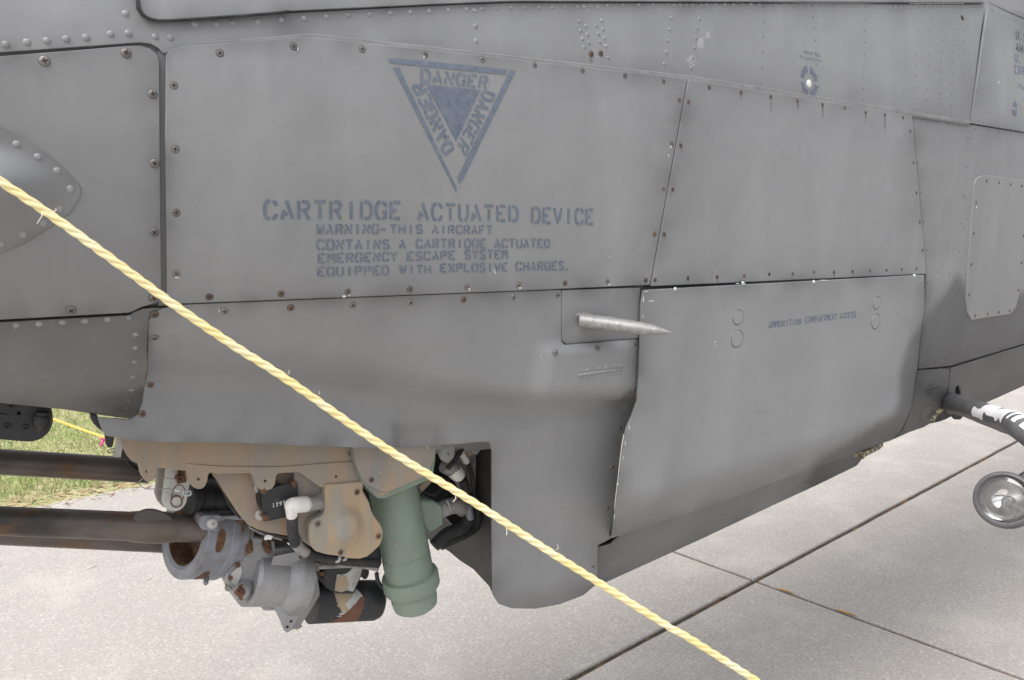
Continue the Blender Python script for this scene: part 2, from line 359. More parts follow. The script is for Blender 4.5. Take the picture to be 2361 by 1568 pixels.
# ------------------------------------------------------------------ stencil lettering
G = {
 'A': [[(.42, .97), (.93, .03)], [(.07, .03), (.25, .5)], [(.27, .3), (.5, .3)]],
 'C': [[(.5, .97), (.2, .9), (.07, .65), (.07, .35), (.2, .1), (.48, .03)], [(.66, .95), (.88, .86), (.94, .7)], [(.62, .04), (.85, .13), (.94, .3)]],
 'D': [[(.09, .03), (.09, .97)], [(.36, .95), (.75, .9), (.93, .7), (.93, .3), (.75, .1), (.36, .05)]],
 'E': [[(.1, .03), (.1, .97)], [(.36, .93), (.95, .93)], [(.2, .5), (.6, .5)], [(.36, .07), (.95, .07)]],
 'F': [[(.1, .03), (.1, .97)], [(.36, .93), (.95, .93)], [(.2, .5), (.6, .5)]],
 'G': [[(.5, .97), (.2, .9), (.07, .65), (.07, .35), (.2, .1), (.48, .03)], [(.66, .95), (.88, .86), (.94, .7)], [(.65, .05), (.9, .14), (.92, .42), (.62, .42)]],
 'H': [[(.1, .03), (.1, .97)], [(.9, .03), (.9, .97)], [(.28, .5), (.74, .5)]], 'I': [[(.5, .03), (.5, .97)]],
 'L': [[(.1, .03), (.1, .97)], [(.36, .07), (.95, .07)]], 'M': [[(.08, .03), (.08, .97)], [(.92, .03), (.92, .97)], [(.26, .93), (.5, .5), (.74, .93)]],
 'N': [[(.1, .97), (.9, .03)], [(.09, .03), (.09, .5)], [(.91, .97), (.91, .5)]],
 'O': [[(.4, .97), (.14, .86), (.06, .6), (.06, .4), (.14, .14), (.4, .03)], [(.6, .97), (.86, .86), (.94, .6), (.94, .4), (.86, .14), (.6, .03)]],
 'P': [[(.1, .03), (.1, .97)], [(.36, .94), (.8, .9), (.92, .74), (.8, .55), (.36, .48)]],
 'Q': [[(.4, .97), (.14, .86), (.06, .6), (.06, .4), (.14, .14), (.4, .03)], [(.6, .97), (.86, .86), (.94, .6), (.94, .4), (.86, .2)], [(.55, .3), (.95, .0)]],
 'R': [[(.1, .03), (.1, .97)], [(.36, .94), (.8, .9), (.92, .74), (.8, .55), (.5, .48), (.93, .03)]],
 'S': [[(.92, .78), (.7, .95), (.3, .95), (.08, .78), (.2, .58), (.42, .52)], [(.56, .47), (.78, .4), (.92, .22), (.7, .05), (.3, .05), (.08, .2)]],
 'T': [[(.04, .93), (.96, .93)], [(.5, .03), (.5, .74)]], 'U': [[(.09, .97), (.09, .25), (.25, .07), (.42, .04)], [(.91, .97), (.91, .25), (.75, .07), (.6, .04)]],
 'V': [[(.06, .97), (.48, .05)], [(.62, .25), (.94, .97)]], 'W': [[(.06, .97), (.26, .03)], [(.4, .15), (.5, .6), (.72, .03)], [(.82, .3), (.94, .97)]],
 'X': [[(.06, .97), (.94, .03)], [(.06, .03), (.38, .38)], [(.62, .62), (.94, .97)]], 'Y': [[(.06, .97), (.45, .5)], [(.94, .97), (.6, .6)], [(.5, .4), (.5, .03)]],
 '-': [[(.08, .5), (.92, .5)]], '.': [[(.1, .1), (.4, .1)]],
 '1': [[(.3, .8), (.55, .97), (.55, .05)], [(.25, .03), (.85, .03)]], '2': [[(.1, .75), (.3, .95), (.7, .95), (.9, .72), (.1, .05), (.92, .05)]],
 '9': [[(.88, .65), (.65, .45), (.3, .45), (.1, .7), (.3, .95), (.7, .95), (.9, .7), (.85, .35), (.6, .05), (.2, .05)]],
 '5': [[(.9, .95), (.2, .95), (.15, .55), (.6, .6), (.9, .35), (.7, .05), (.1, .08)]],
}
def ribbon(pts, wx, wy, V, Fc):
    """polyline stroke with mitred joins in glyph space; wx, wy half widths"""
    n = len(pts); s = len(V)
    for i, p in enumerate(pts):
        a = pts[max(0, i - 1)]; c = pts[min(n - 1, i + 1)]
        d1 = ((p[0] - a[0]) / wx, (p[1] - a[1]) / wy); d2 = ((c[0] - p[0]) / wx, (c[1] - p[1]) / wy)
        l1 = math.hypot(*d1) or 1; l2 = math.hypot(*d2) or 1
        d = (d1[0] / l1 + d2[0] / l2, d1[1] / l1 + d2[1] / l2); l = math.hypot(*d) or 1; nx, ny = -d[1] / l, d[0] / l
        k = 1.0
        if 0 < i < n - 1: k = min(1.6, 1 / max(.5, abs(nx * -d1[1] / l1 + ny * d1[0] / l1)))
        V += [(p[0] + nx * wx * k, p[1] + ny * wy * k), (p[0] - nx * wx * k, p[1] - ny * wy * k)]
    for i in range(n - 1): Fc.append((s + 2 * i, s + 2 * i + 1, s + 2 * i + 3, s + 2 * i + 2))
def text(name, words, S, m, parent, wt=.085, lift=.0007, gap=.28):
    """words = [(string, TL, TR, BL, BR)] corner pixels, laid on the surface."""
    V = []; Fc = []
    for wd, a, b_, c, d in words:
        A, B, C_, D = [PS(*q, S) for q in (a, b_, c, d)]
        h = ((A - C_).length + (B - D).length) / 2; n = len(wd); tot = n + (n - 1) * gap; L = ((B - A).length + (D - C_).length) / 2
        cw = L / tot
        for k, ch in enumerate(wd):
            v2 = []; f2 = []
            for st in G.get(ch, []): ribbon(st, wt * h / cw, wt, v2, f2)
            s = len(V)
            for x, y in v2:
                u = (k * (1 + gap) + x) / tot; p = C_.lerp(D, u).lerp(A.lerp(B, u), y)
                V.append(Vector((p.x, S(p.x, p.z) + YO - lift, p.z)))
            Fc += [tuple(i + s for i in f) for f in f2]
    return new_obj(name, mesh(name, V, Fc), parent, [m])
def decal(name, polys, S, m, parent, lift=.0007, res=20):
    V = []; Fc = []
    for pl in polys:
        s = len(V); pts = resample(pl, res); r = delaunay_2d_cdt([Vector(p) for p in pts], [(i, (i + 1) % len(pts)) for i in range(len(pts))], [], 1, 1e-4)
        for v in r[0]: p = PS(v.x, v.y, S); V.append(p + Vector((0, -lift, 0)))
        Fc += [tuple(i + s for i in f) for f in r[2]]
    return new_obj(name, mesh(name, V, Fc), parent, [m])

# ================================================================== the ground
U = Vector((.9918, .1277, 0)); W_ = Vector((.1277, -.9918, 0)); I0 = PG(1740.5, 1338.5); SLAB = 3.9
def ground_poly(name, pts, z0, z1, m, parent=None):
    n = len(pts); V = [Vector((p.x, p.y, z1)) for p in pts] + [Vector((p.x, p.y, z0)) for p in pts]
    return part(name, V, [tuple(range(n))] + [(i, n + i, n + (i + 1) % n, (i + 1) % n) for i in range(n)], m, parent)
gr = ground_poly('ground', [Vector((x, y, 0)) for x, y in ((-150, -150), (150, -150), (150, 150), (-150, 150))], -.06, -.03, 'soil')
gr['kind'] = 'structure'
GE = PG(101, 1164); GU = Vector((.9918, .1277, 0))          # lawn edge, parallel to the slab joint
edge_v = (GE - I0).dot(W_)                                   # negative: beyond
pv = part('pavement', [I0 + U * a + W_ * b_ + Vector((0, 0, -.012)) for a, b_ in ((-60, edge_v), (60, edge_v), (60, 60), (-60, 60))], [(0, 1, 2, 3)], 'joint', None)
pv['kind'] = 'structure'
def wob(a, s): return .0045 * noise.noise(Vector((a * 2.3, s, 0))) + .002 * noise.noise(Vector((a * 17, s, 4)))
for i in range(-3, 5):
    for j in range(-1, 4):
        a0, a1 = i * SLAB, (i + 1) * SLAB; b0, b1 = (edge_v if j == -1 else j * SLAB), (0 if j == -1 else (j + 1) * SLAB)
        gp = .010 if True else 0
        near = -1 <= i <= 1 and j in (-1, 0)
        st = .06 if near else 1.0; pts = []
        def side(p, q, tag):
            n = max(1, int((q - p).length / st)); out = []
            for k in range(n):
                out.append(p.lerp(q, k / n))
            return out
        c = [I0 + U * (a0 + gp) + W_ * (b0 + gp * (j > -1)), I0 + U * (a1 - gp) + W_ * (b0 + gp * (j > -1)), I0 + U * (a1 - gp) + W_ * (b1 - gp), I0 + U * (a0 + gp) + W_ * (b1 - gp)]
        lp = []
        for k in range(4): lp += side(c[k], c[(k + 1) % 4], k)
        ctr = sum(c, Vector()) / 4
        lp = [p + (ctr - p).normalized() * (.003 + wob(p.x + p.y, i * 3.1 + j)) for p in lp] if near else lp
        n = len(lp); inner = [p + (ctr - p).normalized() * .006 for p in lp]
        V = [Vector((p.x, p.y, 0)) for p in inner] + [Vector((p.x, p.y, -.005)) for p in lp] + [Vector((p.x, p.y, -.012)) for p in lp]
        Fc = [tuple(range(n))] + [(r * n + k, (r + 1) * n + k, (r + 1) * n + (k + 1) % n, r * n + (k + 1) % n) for r in (0, 1) for k in range(n)]
        part('slab', V, Fc, 'concrete', pv)
# lawn beyond the slab edge
lawn = part('lawn', [I0 + U * a + W_ * (edge_v - b_) + Vector((0, 0, -.004)) for a, b_ in ((-60, 0), (60, 0), (60, 80), (-60, 80))], [(0, 1, 2, 3)], 'soil', None)
lawn['kind'] = 'structure'
V = []; Fc = []
for k in range(46000):
    b_ = .12 + 4.6 * random.random() ** 1.3; a = random.uniform(-2.9, 1.1) + random.gauss(0, .05) - b_ * .1; p = I0 + U * (a - 1.6) + W_ * (edge_v - b_)
    dens = noise.noise(Vector((p.x * 1.7, p.y * 1.7, 0)))
    if random.random() > .75 + .5 * dens: continue
    if b_ < .45 and random.random() > (b_ - .05) / .4: continue
    h = random.uniform(.02, .05) * (1 + .4 * dens); t = random.uniform(0, 6.28); ww = .0022; l = random.uniform(.01, .035); t2 = t + random.uniform(-2, 2)
    s = len(V); V += [p + Vector((math.cos(t) * ww, math.sin(t) * ww, -.004)), p - Vector((math.cos(t) * ww, math.sin(t) * ww, .004)), p + Vector((math.cos(t2) * l * .45, math.sin(t2) * l * .45, h * .7)), p + Vector((math.cos(t2) * l, math.sin(t2) * l, h))]
    Fc += [(s, s + 1, s + 2), (s + 1, s + 3, s + 2)]
gs = part('grass', V, Fc, 'blade', None); gs['kind'] = 'stuff'; gs['label'] = 'short patchy green and straw grass on the lawn'; gs['category'] = 'grass'
V = []; Fc = []
for k in range(2600):
    b_ = random.gauss(.10, .14) if k % 4 else random.uniform(0, 2.5); a = random.uniform(-4.4, .2); p = I0 + U * a + W_ * (edge_v - b_)
    if b_ < -.12: continue
    t = random.uniform(0, 6.28); l = random.uniform(.008, .045); ww = random.uniform(.002, .008); d = Vector((math.cos(t), math.sin(t), random.uniform(-.1, .25))); q = Vector((-math.sin(t), math.cos(t), random.uniform(-.3, .3)))
    p = p + Vector((0, 0, random.uniform(.001, .008))); s = len(V); V += [p - d * l, p + q * ww, p + d * l, p - q * ww]; Fc += [(s, s + 1, s + 2, s + 3)]
lt = part('leaf_litter', V, Fc, 'litter', None); lt['kind'] = 'stuff'; lt['label'] = 'dry leaves and bark scattered along the lawn edge'; lt['category'] = 'leaf litter'
for px, py, L_, lab in ((1812, 1362, .035, 'short orange dry twig in the thin joint close to where the joints cross'), (1951, 1412, .04, 'orange dry twig in the thin joint farther from where the joints cross')):
    p = PG(px, py, .004); d = (W_ * .94 + U * .1).normalized()
    o = tube('dry_twig', [p - d * L_, p + U * .003, p + d * L_], [.003, .0045, .002], 'twig', None, 6)
    thing('', lab, 'twig', group='twigs in the joint', o=o)
for px, py, d, L_, lab in ((208, 1308, U, .03, 'pale straw on the open slab below the long gun barrel'), (345, 1333, U * .8 - W_ * .6, .02, 'tiny pale straw on the open slab beside the gun clamp ring')):
    p = PG(px, py, .003); o = tube('straw', [p - d * L_, p + W_ * .004, p + d * L_], [.0015, .002, .001], 'fibre', None, 6)
    thing('', lab, 'straw', group='straws on the slab', o=o)
p = PG(1665, 1372, .006); V = []; 
o = lathe('pebble', p - U * .022, p + U * .022, [(0, .004), (.15, .010), (.45, .014), (.8, .011), (1, .004)], 'pebble', None, 9, squash=.7)
thing('', 'small tan pebble lodged on the wide slab joint', 'pebble', o=o)

# ================================================================== the helicopter
heli = thing('helicopter', 'dark grey attack helicopter nose with riveted panels, danger stencils and a chin gun', 'helicopter', (1.5, .48, 0))
HI = Matrix.Translation(-heli.location)
class Root: pass
def lin(x, pts):
    if x <= pts[0][0]: return pts[0][1]
    for (a, b_), (c, d) in zip(pts, pts[1:]):
        if x <= c: return b_ + (d - b_) * (x - a) / (c - a)
    return pts[-1][1]
def base(X, Z):
    t = max(0., .45 - X); k = lin(X, [(-.3, 1.0), (.3, .9), (.8, .42), (1.3, .07), (2.0, .03)])
    return .10 * t * t + k * (min(Z, 1.75) - 1.75) ** 2 + (.25 + .5 * k) * max(0., Z - 1.78) ** 2
def crease(X): return lin(X, [(.0, 1.40), (.22, 1.37), (.45, 1.33), (.78, 1.25), (.98, 1.215), (1.3, 1.20)])
def S_cowl(X, Z):
    y = base(X, Z) + .001; zc = crease(X)
    y += lin(X, [(.4, .068), (.9, .08)]) * sstep(zc + lin(X, [(.4, .09), (.85, .05)]), zc - lin(X, [(.4, .045), (.85, .016)]), Z)
    y -= lin(X, [(-.3, 1.0), (.3, .9), (.8, .42), (1.3, .07), (2.0, .03)]) * ((min(Z, 1.75) - 1.75) ** 2 - (max(Z, zc) - 1.75) ** 2) * (Z < zc)
    y += 2.5 * max(0., .72 - Z) ** 2 + .3 * max(0., 1.16 - Z)
    if X > .7:
        u = max(0., min(.999, (.895 - X) / .085)) * sstep(1.25, 1.17, Z)
        y += .055 * (1 - math.sqrt(1 - u * u))
    # shallow kick-in step pocket
    y -= .02 * sstep(.945, .985, X) * sstep(1.20, 1.165, X) * sstep(1.20, 1.24, Z) * sstep(1.375, 1.35, Z)
    return y
def S_chin(X, Z): return base(X, Z) + .002 + 2.6 * max(0., 1.47 - Z) ** 2
def S_left(X, Z): return base(X, Z) - .002
BL = PS(-60, 440, S_left)
def S_blister(X, Z):
    d = math.hypot((X - BL.x) / .118, (Z - BL.z - .004) / .06); return S_left(X, Z) - .0022 - .042 * sstep(1.0, .05, d)
def S_main(X, Z): return base(X, Z) - .003
def S_skin(X, Z): return base(X, Z)
def S_door(X, Z): return base(X, Z) - .012 + 4.0 * max(0., lin(X, [(1.1, 1.005), (1.4, 1.03), (2.1, 1.07)]) - Z) ** 2 + .12 * max(0., X - 2.05) ** 2 * sstep(1.4, 1.15, Z)
def S_belly(X, Z): return .092 + .75 * max(0., .985 - Z)
def S_aft(X, Z): return base(X, Z) + .004 + .3 * max(0., 1.5 - Z) ** 2
def S_aftlow(X, Z): return base(X, Z) + .006 + .45 * max(0., 1.42 - Z) ** 2
def S_canopy(X, Z): return base(X, Z) - .006
def S_step(X, Z): return base(X, Z) - .001
def S_pl(X, Z): return S_aft(X, Z) - .004

# inner structure closing the body behind the skin panels
V = []; Fc = []; xs = [-.75, -.6, -.4, -.2, 0, .2, .45, .83, .86, 1.2, 1.6, 2.0, 2.4, 2.8, 3.5, 5, 7.5]
NZ = 14
for X in xs:
    zb = 1.37 if X < .84 else (1.07 if X < 2.1 else lin(X, [(2.1, 1.08), (2.4, 1.12), (3.5, 1.13), (7.5, 1.35)]))
    zt = lin(X, [(-.75, 1.75), (0, 2.02), (.8, 2.35), (2, 2.85), (4, 2.95), (7.5, 2.6)])
    if X <= -.6: zb = 1.5
    ring = []
    for k in range(NZ):
        Z = zb + (zt - zb) * k / (NZ - 1); y = base(X, min(Z, 2.15)) + .007 + .4 * max(0, Z - 2.15) ** 2
        y += .10 * max(0, 1 - (Z - zb) / .16) ** 2 + .11 * sstep(1.46, 1.30, Z)
        if X > 2.0: y += .02 + .9 * max(0., 1.45 - Z) ** 2
        ring.append((y, Z))
    if X < -.3: ring = [(.48 - (.48 - y) * lin(X, [(-.75, .35), (-.3, 1)]), z) for y, z in ring]
    V += [Vector((X, y, z)) for y, z in ring] + [Vector((X, .96 - y, z)) for y, z in reversed(ring)]
n = 2 * NZ
for k in range(len(xs) - 1):
    for i in range(n): j = (i + 1) % n; Fc.append((k * n + i, k * n + j, (k + 1) * n + j, (k + 1) * n + i))
Fc += [tuple(range(n))[::-1], tuple(range((len(xs) - 1) * n, len(xs) * n))]
hull = part('fuselage_frame', V, Fc, 'plate', heli)

P_ = {}
P_['canopy'] = panel('canopy_frame', [(322, -150), (316, -60), (318, 0), (325, 24), (338, 37), (358, 44), (376, 45), (590, 31), (665, 24), (1000, 8), (1180, 1), (1800, 3), (2270, 5), (2285, -150)], S_canopy, 'paint', heli, res=60)
P_['skin'] = panel('upper_side_skin', [(-260, -150), (312, -150), (311, -20), (315, 22), (326, 38), (345, 48), (372, 52), (660, 31), (1000, 14), (1180, 7), (1800, 9), (2268, 11), (2266, 40), (2234, 288), (1590, 190), (735, 94), (700, 94), (430, 112), (400, 118), (377, 122), (366, 110), (345, 99), (320, 97), (0, 120), (-260, 143)], S_skin, 'paint', heli, res=40)
P_['left'] = panel('nose_access_panel', [(-260, 152), (0, 131), (300, 107), (325, 107), (345, 113), (360, 124), (366, 142), (367, 300), (369, 500), (371, 668), (370, 686), (362, 696), (325, 707), (305, 717), (296, 720), (0, 736), (-260, 751)], S_left, 'paint', heli, res=36, tf=.9)
P_['main'] = panel('warning_panel', [(385, 124), (400, 114), (430, 107), (700, 87), (732, 88), (1584, 182), (1498, 656), (1200, 669), (387, 700), (385, 500), (383, 300)], S_main, 'paint', heli, res=40, tf=1.04)
P_['right'] = panel('aft_warning_panel', [(1588, 184), (2103, 267), (2136, 631), (1502, 659)], S_main, 'paint', heli, res=30, tf=1.04)
M['shaded_grimy'] = mat('shaded_grimy_grey_paint', (.19, .19, .188), .65, layers=wear((.19, .19, .188)) + [((.15, .145, .14), 6, .45, .7, (1, 1, .6), .8), ((.33, .3, .26), 150, .68, .74)], bump=.15, bscale=700, tone=True)  # darker base paints in the tucked-under chin's shade; layers add the grime
P_['chin'] = panel('chin_skin', [(-260, 761), (0, 744), (298, 728), (310, 720), (330, 713), (371, 710), (352, 718), (343, 732), (339, 780), (334, 880), (326, 935), (316, 954), (300, 965), (240, 957), (150, 943), (0, 928), (-260, 898)], S_chin, 'shaded_grimy', heli, res=24)
P_['cowl'] = panel('nose_cowl', [(352, 723), (375, 712), (430, 703), (800, 688), (1293, 669), (1294, 788), (1303, 797), (1472, 783), (1470, 860), (1466, 925), (1455, 955), (1440, 985), (1432, 1030), (1424, 1100), (1412, 1200), (1404, 1244), (1378, 1257), (1377, 1330), (1374, 1348), (1345, 1372), (1290, 1393), (1235, 1403), (1180, 1402), (1152, 1392), (1139, 1372), (1137, 1200), (1137, 1040), (1130, 1019), (1112, 1018), (1040, 1024), (950, 1030), (850, 1032), (700, 1027), (560, 1020), (400, 1018), (330, 1017), (270, 1008), (245, 1004), (238, 995), (226, 964), (300, 969), (319, 957), (330, 930), (339, 860), (345, 740)], S_cowl, 'paint', heli, res=15)
P_['step'] = panel('step_mount_plate', [(1297, 670), (1476, 664), (1472, 779), (1306, 793), (1298, 786)], S_step, 'paint', heli, res=26)
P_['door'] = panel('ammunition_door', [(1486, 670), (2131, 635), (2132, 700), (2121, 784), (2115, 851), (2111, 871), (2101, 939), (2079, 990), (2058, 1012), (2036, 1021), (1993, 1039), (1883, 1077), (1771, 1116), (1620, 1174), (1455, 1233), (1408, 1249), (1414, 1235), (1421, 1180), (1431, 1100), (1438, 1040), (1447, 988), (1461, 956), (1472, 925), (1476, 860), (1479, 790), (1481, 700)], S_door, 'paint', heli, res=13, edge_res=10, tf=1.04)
P_['belly'] = panel('belly_fairing', [(1381, 1263), (1410, 1255), (1428, 1238), (1462, 1203), (1620, 1145), (1771, 1088), (1883, 1050), (1985, 1015), (1992, 1044), (1992, 1052), (1976, 1073), (1886, 1117), (1771, 1170), (1620, 1241), (1400, 1341), (1380, 1348)], S_belly, 'paint', heli, res=20, tf=.8)  # lowered tone factor puts the downward-facing strip's shade into its colour
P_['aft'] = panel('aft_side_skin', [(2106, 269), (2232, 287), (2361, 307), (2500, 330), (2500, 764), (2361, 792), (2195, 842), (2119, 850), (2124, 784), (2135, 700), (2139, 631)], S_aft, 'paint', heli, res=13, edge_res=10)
P_['aftlow'] = panel('tube_access_panel', [(2119, 855), (2189, 851), (2187, 880), (2182, 905), (2174, 930), (2164, 950), (2152, 969), (2143, 977), (2131, 984), (2096, 996), (2062, 1012), (2084, 992), (2104, 938), (2115, 873)], S_aftlow, 'paint', heli, res=12, edge_res=8)
P_['aftbelly'] = panel('aft_belly_skin', [(2193, 850), (2361, 798), (2500, 767), (2500, 825), (2361, 889), (2281, 925), (2225, 948), (2192, 954), (2176, 944), (2184, 915), (2190, 880)], S_aftlow, 'paint', heli, res=16, edge_res=9, holes=[circ(2209, 917, 9, 14, 30)])
P_['aftup'] = panel('aft_upper_skin', [(2279, 16), (2500, 108), (2500, 325), (2361, 303), (2239, 283)], S_skin, 'paint', heli, res=20)
P_['afttop'] = panel('aft_top_skin', [(2290, -150), (2500, -150), (2500, 99), (2281, 7)], S_skin, 'paint', heli, res=20)
panel('aft_frame', [(2085, 780), (2500, 720), (2500, 800), (2361, 860), (2240, 930), (2172, 950), (2128, 985), (2094, 995), (2052, 1016), (2037, 1021), (2045, 960), (2060, 900)], lambda X, Z: S_aftlow(X, Z) + .022, 'hull', heli, res=30, tone=False)
panel('panel_gap_strip', [(362, 118), (388, 116), (390, 704), (366, 704)], lambda X, Z: base(X, Z) + .0035, 'hull', heli, res=40, tone=False)
panel('seam_sealant', [(432, 101), (700, 80), (735, 80), (1000, 109), (1590, 175), (2236, 279), (2236, 285), (1590, 187), (735, 92), (700, 92), (432, 111)], lambda X, Z: base(X, Z) - .0012, 'seal', heli, res=60, thick=.003, bevel=2.5, tone=False)
P_['plate'] = panel('access_cover', [(2248, 424), (2254, 411), (2264, 406), (2280, 405), (2361, 417), (2372, 425), (2374, 450), (2362, 560), (2351, 674), (2343, 707), (2331, 723), (2241, 737), (2232, 720), (2229, 692), (2238, 542)], S_pl, 'plate', heli, res=20, thick=.004, tone=False)
fl = panel('blister_flange', [(-260, 250), (-100, 270), (0, 291), (50, 316), (110, 358), (160, 403), (182, 427), (186, 443), (180, 462), (160, 490), (120, 520), (60, 558), (0, 583), (-100, 610), (-260, 600)], S_blister, 'paint', heli, res=16, thick=.004, bevel=1.6, tf=.9)
# fairing front wall, seen past its rounded leading edge
def PXl(pts, X): return [PX(x, y, X) for x, y in pts]
fw = PXl([(1142, 1000), (1139, 1376), (1128, 1352), (1092, 1313), (1060, 1292), (1036, 1272), (1000, 1250), (900, 1200), (900, 1000)], 1.06)
part('fairing_front_wall', fw + [p + Vector((.01, 0, 0)) for p in fw], [tuple(range(9)), tuple(range(17, 8, -1))], 'wall', heli)
flat('fairing_frame', [(1365, 1195), (1480, 1165), (1500, 1215), (1410, 1275), (1392, 1285)], .30, .02, 'wall', heli)
# door seal round the canopy corner
sl = [PS(x, y, S_canopy) + Vector((0, -.001, 0)) for x, y in ((316, -30), (317, 0), (322, 22), (333, 37), (350, 45), (375, 48), (420, 46), (590, 34), (665, 27))]
tube('door_seal', spline(sl, 5), .0022, 'black', heli, 8)
# black sheet for the void's painted-in shade, and hinge block beneath the aft panel
flat('tube_void_shade', [(2146, 976), (2165, 948), (2215, 940), (2200, 956), (2182, 966), (2165, 972)], .13, .05, 'black', heli)
flat('tube_hole_shade', circ(2210, 918, 22, 14, 50), .22, .01, 'black', heli)  # black plate stands in for the shade inside the tube hole
flat('hinge_block', [(1994, 1044), (2037, 1022), (2036, 1030), (2026, 1037), (2000, 1050), (1992, 1058)], .07, .03, 'chipped', heli)
flat('torn_edge_strip', ap(Z9, [(1030, 945), (1050, 960), (970, 1010), (930, 1070), (890, 1110), (850, 1120), (800, 1200), (775, 1240), (765, 1230), (850, 1080), (900, 1010), (960, 955)]), S_aftlow(2.4, 1.05) + .012, .012, 'chipped', heli, bevel=.5)

# ---- fasteners
def rivets(tile, pts, S, parent, r=.0047, me=RIVET, name='rivet'):
    f = tl(*tile) if tile else (lambda x, y: (x, y))
    for q in pts: place(name, me, f(*q), S, r * random.uniform(.94, 1.05), parent)
sk = P_['skin']
rivets((0, 0), [(53, 410), (247, 388), (431, 375), (612, 360), (793, 347), (1020, 313), (1185, 307), (1158, 125), (1433, 338), (1570, 345), (1793, 220), (1993, 222), (2147, 213)], S_skin, sk, .0051)
rivets((1, 0), [(15, 198), (232, 180), (445, 167), (650, 153), (852, 140), (1048, 130), (1238, 120), (1423, 110), (1597, 102), (1773, 92), (1940, 85), (2017, 98), (2080, 80), (2217, 75), (2350, 70), (2023, 240), (2030, 378)], S_skin, sk)
rivets((2, 0), [(118, 68), (248, 68), (373, 65), (493, 60), (603, 63), (663, 61), (725, 60), (789, 60), (880, 50), (1022, 47), (1166, 45), (1301, 45), (1430, 43), (1491, 47), (1549, 45), (1607, 47), (1663, 47), (1748, 47), (1792, 43), (1877, 42), (1962, 42), (2045, 43), (2125, 42), (2204, 40), (2281, 45)], S_skin, sk, .0045)
rivets((2, 0), [(618, 195), (825, 190), (682, 240), (780, 235), (632, 283), (840, 270), (696, 318), (796, 312), (648, 358), (853, 350), (711, 396), (811, 388), (664, 433), (868, 424), (890, 535), (1470, 165), (1453, 272), (1437, 375), (1420, 483), (1403, 592), (1727, 173), (1711, 260), (1697, 350), (1682, 440), (1666, 535), (1650, 628)], S_skin, sk, .0040)
rivets((3, 0), [(68, 50), (146, 48), (223, 50), (297, 50), (368, 52), (440, 55), (507, 55), (572, 55), (637, 55), (697, 57), (757, 57), (816, 58), (873, 60), (922, 62), (974, 62), (1025, 63), (1076, 64), (1128, 65), (1176, 66), (1223, 67), (1270, 68), (1316, 68), (1362, 69)], S_skin, sk, .0043)
small = [(2318 - 2361, 62), (2319 - 2361, 205), (2318 - 2361, 342), (2313 - 2361, 485), (2308 - 2361, 625), (2303 - 2361, 765), (407, 60), (418, 158), (425, 265), (434, 373), (441, 487), (449, 594), (457, 700), (464, 803)]
small += [(900 - i * 3.6, 180 + i * 106.5) for i in range(8)]
for x0, y0, x1, y1, nn in ((1384, 180, 1348, 1018, 9), (1500, 180, 1465, 1035, 9), (1613, 180, 1580, 1055, 10), (1720, 175, 1685, 1075, 10), (1820, 180, 1783, 1095, 10)): small += [(x0 + (x1 - x0) * i / (nn - 1), y0 + (y1 - y0) * i / (nn - 1)) for i in range(nn)]
small += [(1400, 70), (1440, 70), (1480, 72), (1500, 74), (1520, 70), (1557, 70), (1594, 70), (1630, 72), (1667, 70), (1702, 70), (1738, 70), (1775, 75), (1790, 75), (1835, 75), (1873, 70), (1905, 70), (1922, 70), (1940, 70), (1958, 70), (1978, 70)]
aftsmall = [(2020 - i * 17, 205 + i * 128) for i in range(7)] + [(1935 + 50 * i, 1115 + 12 * i) for i in range(9)] + [(2075 + i * 52, 100 + i * 24) for i in range(6)]
topsmall = [(2040 + i * 24, 14 + i * 13) for i in range(10)] + [(2270, 40), (2330, 50), (2345, 60), (2318, 92), (2332, 97), (2347, 103), (2302, 147), (2320, 155), (2340, 160)]
def rivet_stuff(name, tile, pts, S, parent, r=.0026):
    f = tl(*tile); V = []; Fc = []; n = 6
    for q in pts:
        p = PS(*f(*q), S); s = len(V); V.append(p + Vector((0, -.0016, 0)))
        V += [p + Vector((r * math.cos(i * math.pi / 3), .0003, r * math.sin(i * math.pi / 3))) for i in range(n)]
        Fc += [(s, s + 1 + i, s + 1 + (i + 1) % n) for i in range(n)]
    o = part(name, V, Fc, 'rivet_dark', parent, True); o['kind'] = 'stuff'
rivet_stuff('small_rivets', (3, 0), small, S_skin, sk)
rivet_stuff('small_rivets', (3, 0), aftsmall, S_skin, P_['aftup'])
rivet_stuff('small_rivets', (3, 0), topsmall, S_skin, P_['afttop'])
cs = [(900 + i * 85 * .9, 0 - 4) for i in range(15)]
asm = [(1355, 1213), (1382, 1505), (1840, 1280), (1862, 1282), (1820, 1540), (1845, 1542), (1560, 1130), (1665, 1145), (1768, 1160), (1912, 1188), (2028, 1208), (2132, 1222), (2232, 1240), (2330, 1250)]
rivet_stuff('small_rivets', (3, 0), asm, S_aft, P_['aft'], .0034)
asm2 = [(1407, 208), (1435, 475), (1464, 740), (1805, 235), (1825, 258), (1783, 492), (1806, 540), (1767, 750), (1787, 815), (1748, 1022), (1763, 1100), (1726, 1275), (1738, 1370), (1558, 940), (1673, 955), (1472, 1045), (1455, 1312), (1700, 1520)]
rivet_stuff('small_rivets', (3, 1), asm2, S_aft, P_['aft'], .0038)
abl = [(1730 + i * 26, 212 - i * 6.4) for i in range(25)] + [(1745 + i * 26, 228 - i * 6.4) for i in range(24)] + [(1905, 360), (1975, 330), (2050, 310), (2090, 290), (2110, 270), (2130, 170), (2125, 230), (2000, 420), (2065, 390), (2180, 420), (2280, 330), (2255, 380), (2310, 230), (2320, 180)]
rivet_stuff('small_rivets', (3, 2), abl, S_aftlow, P_['aftbelly'], .0022)
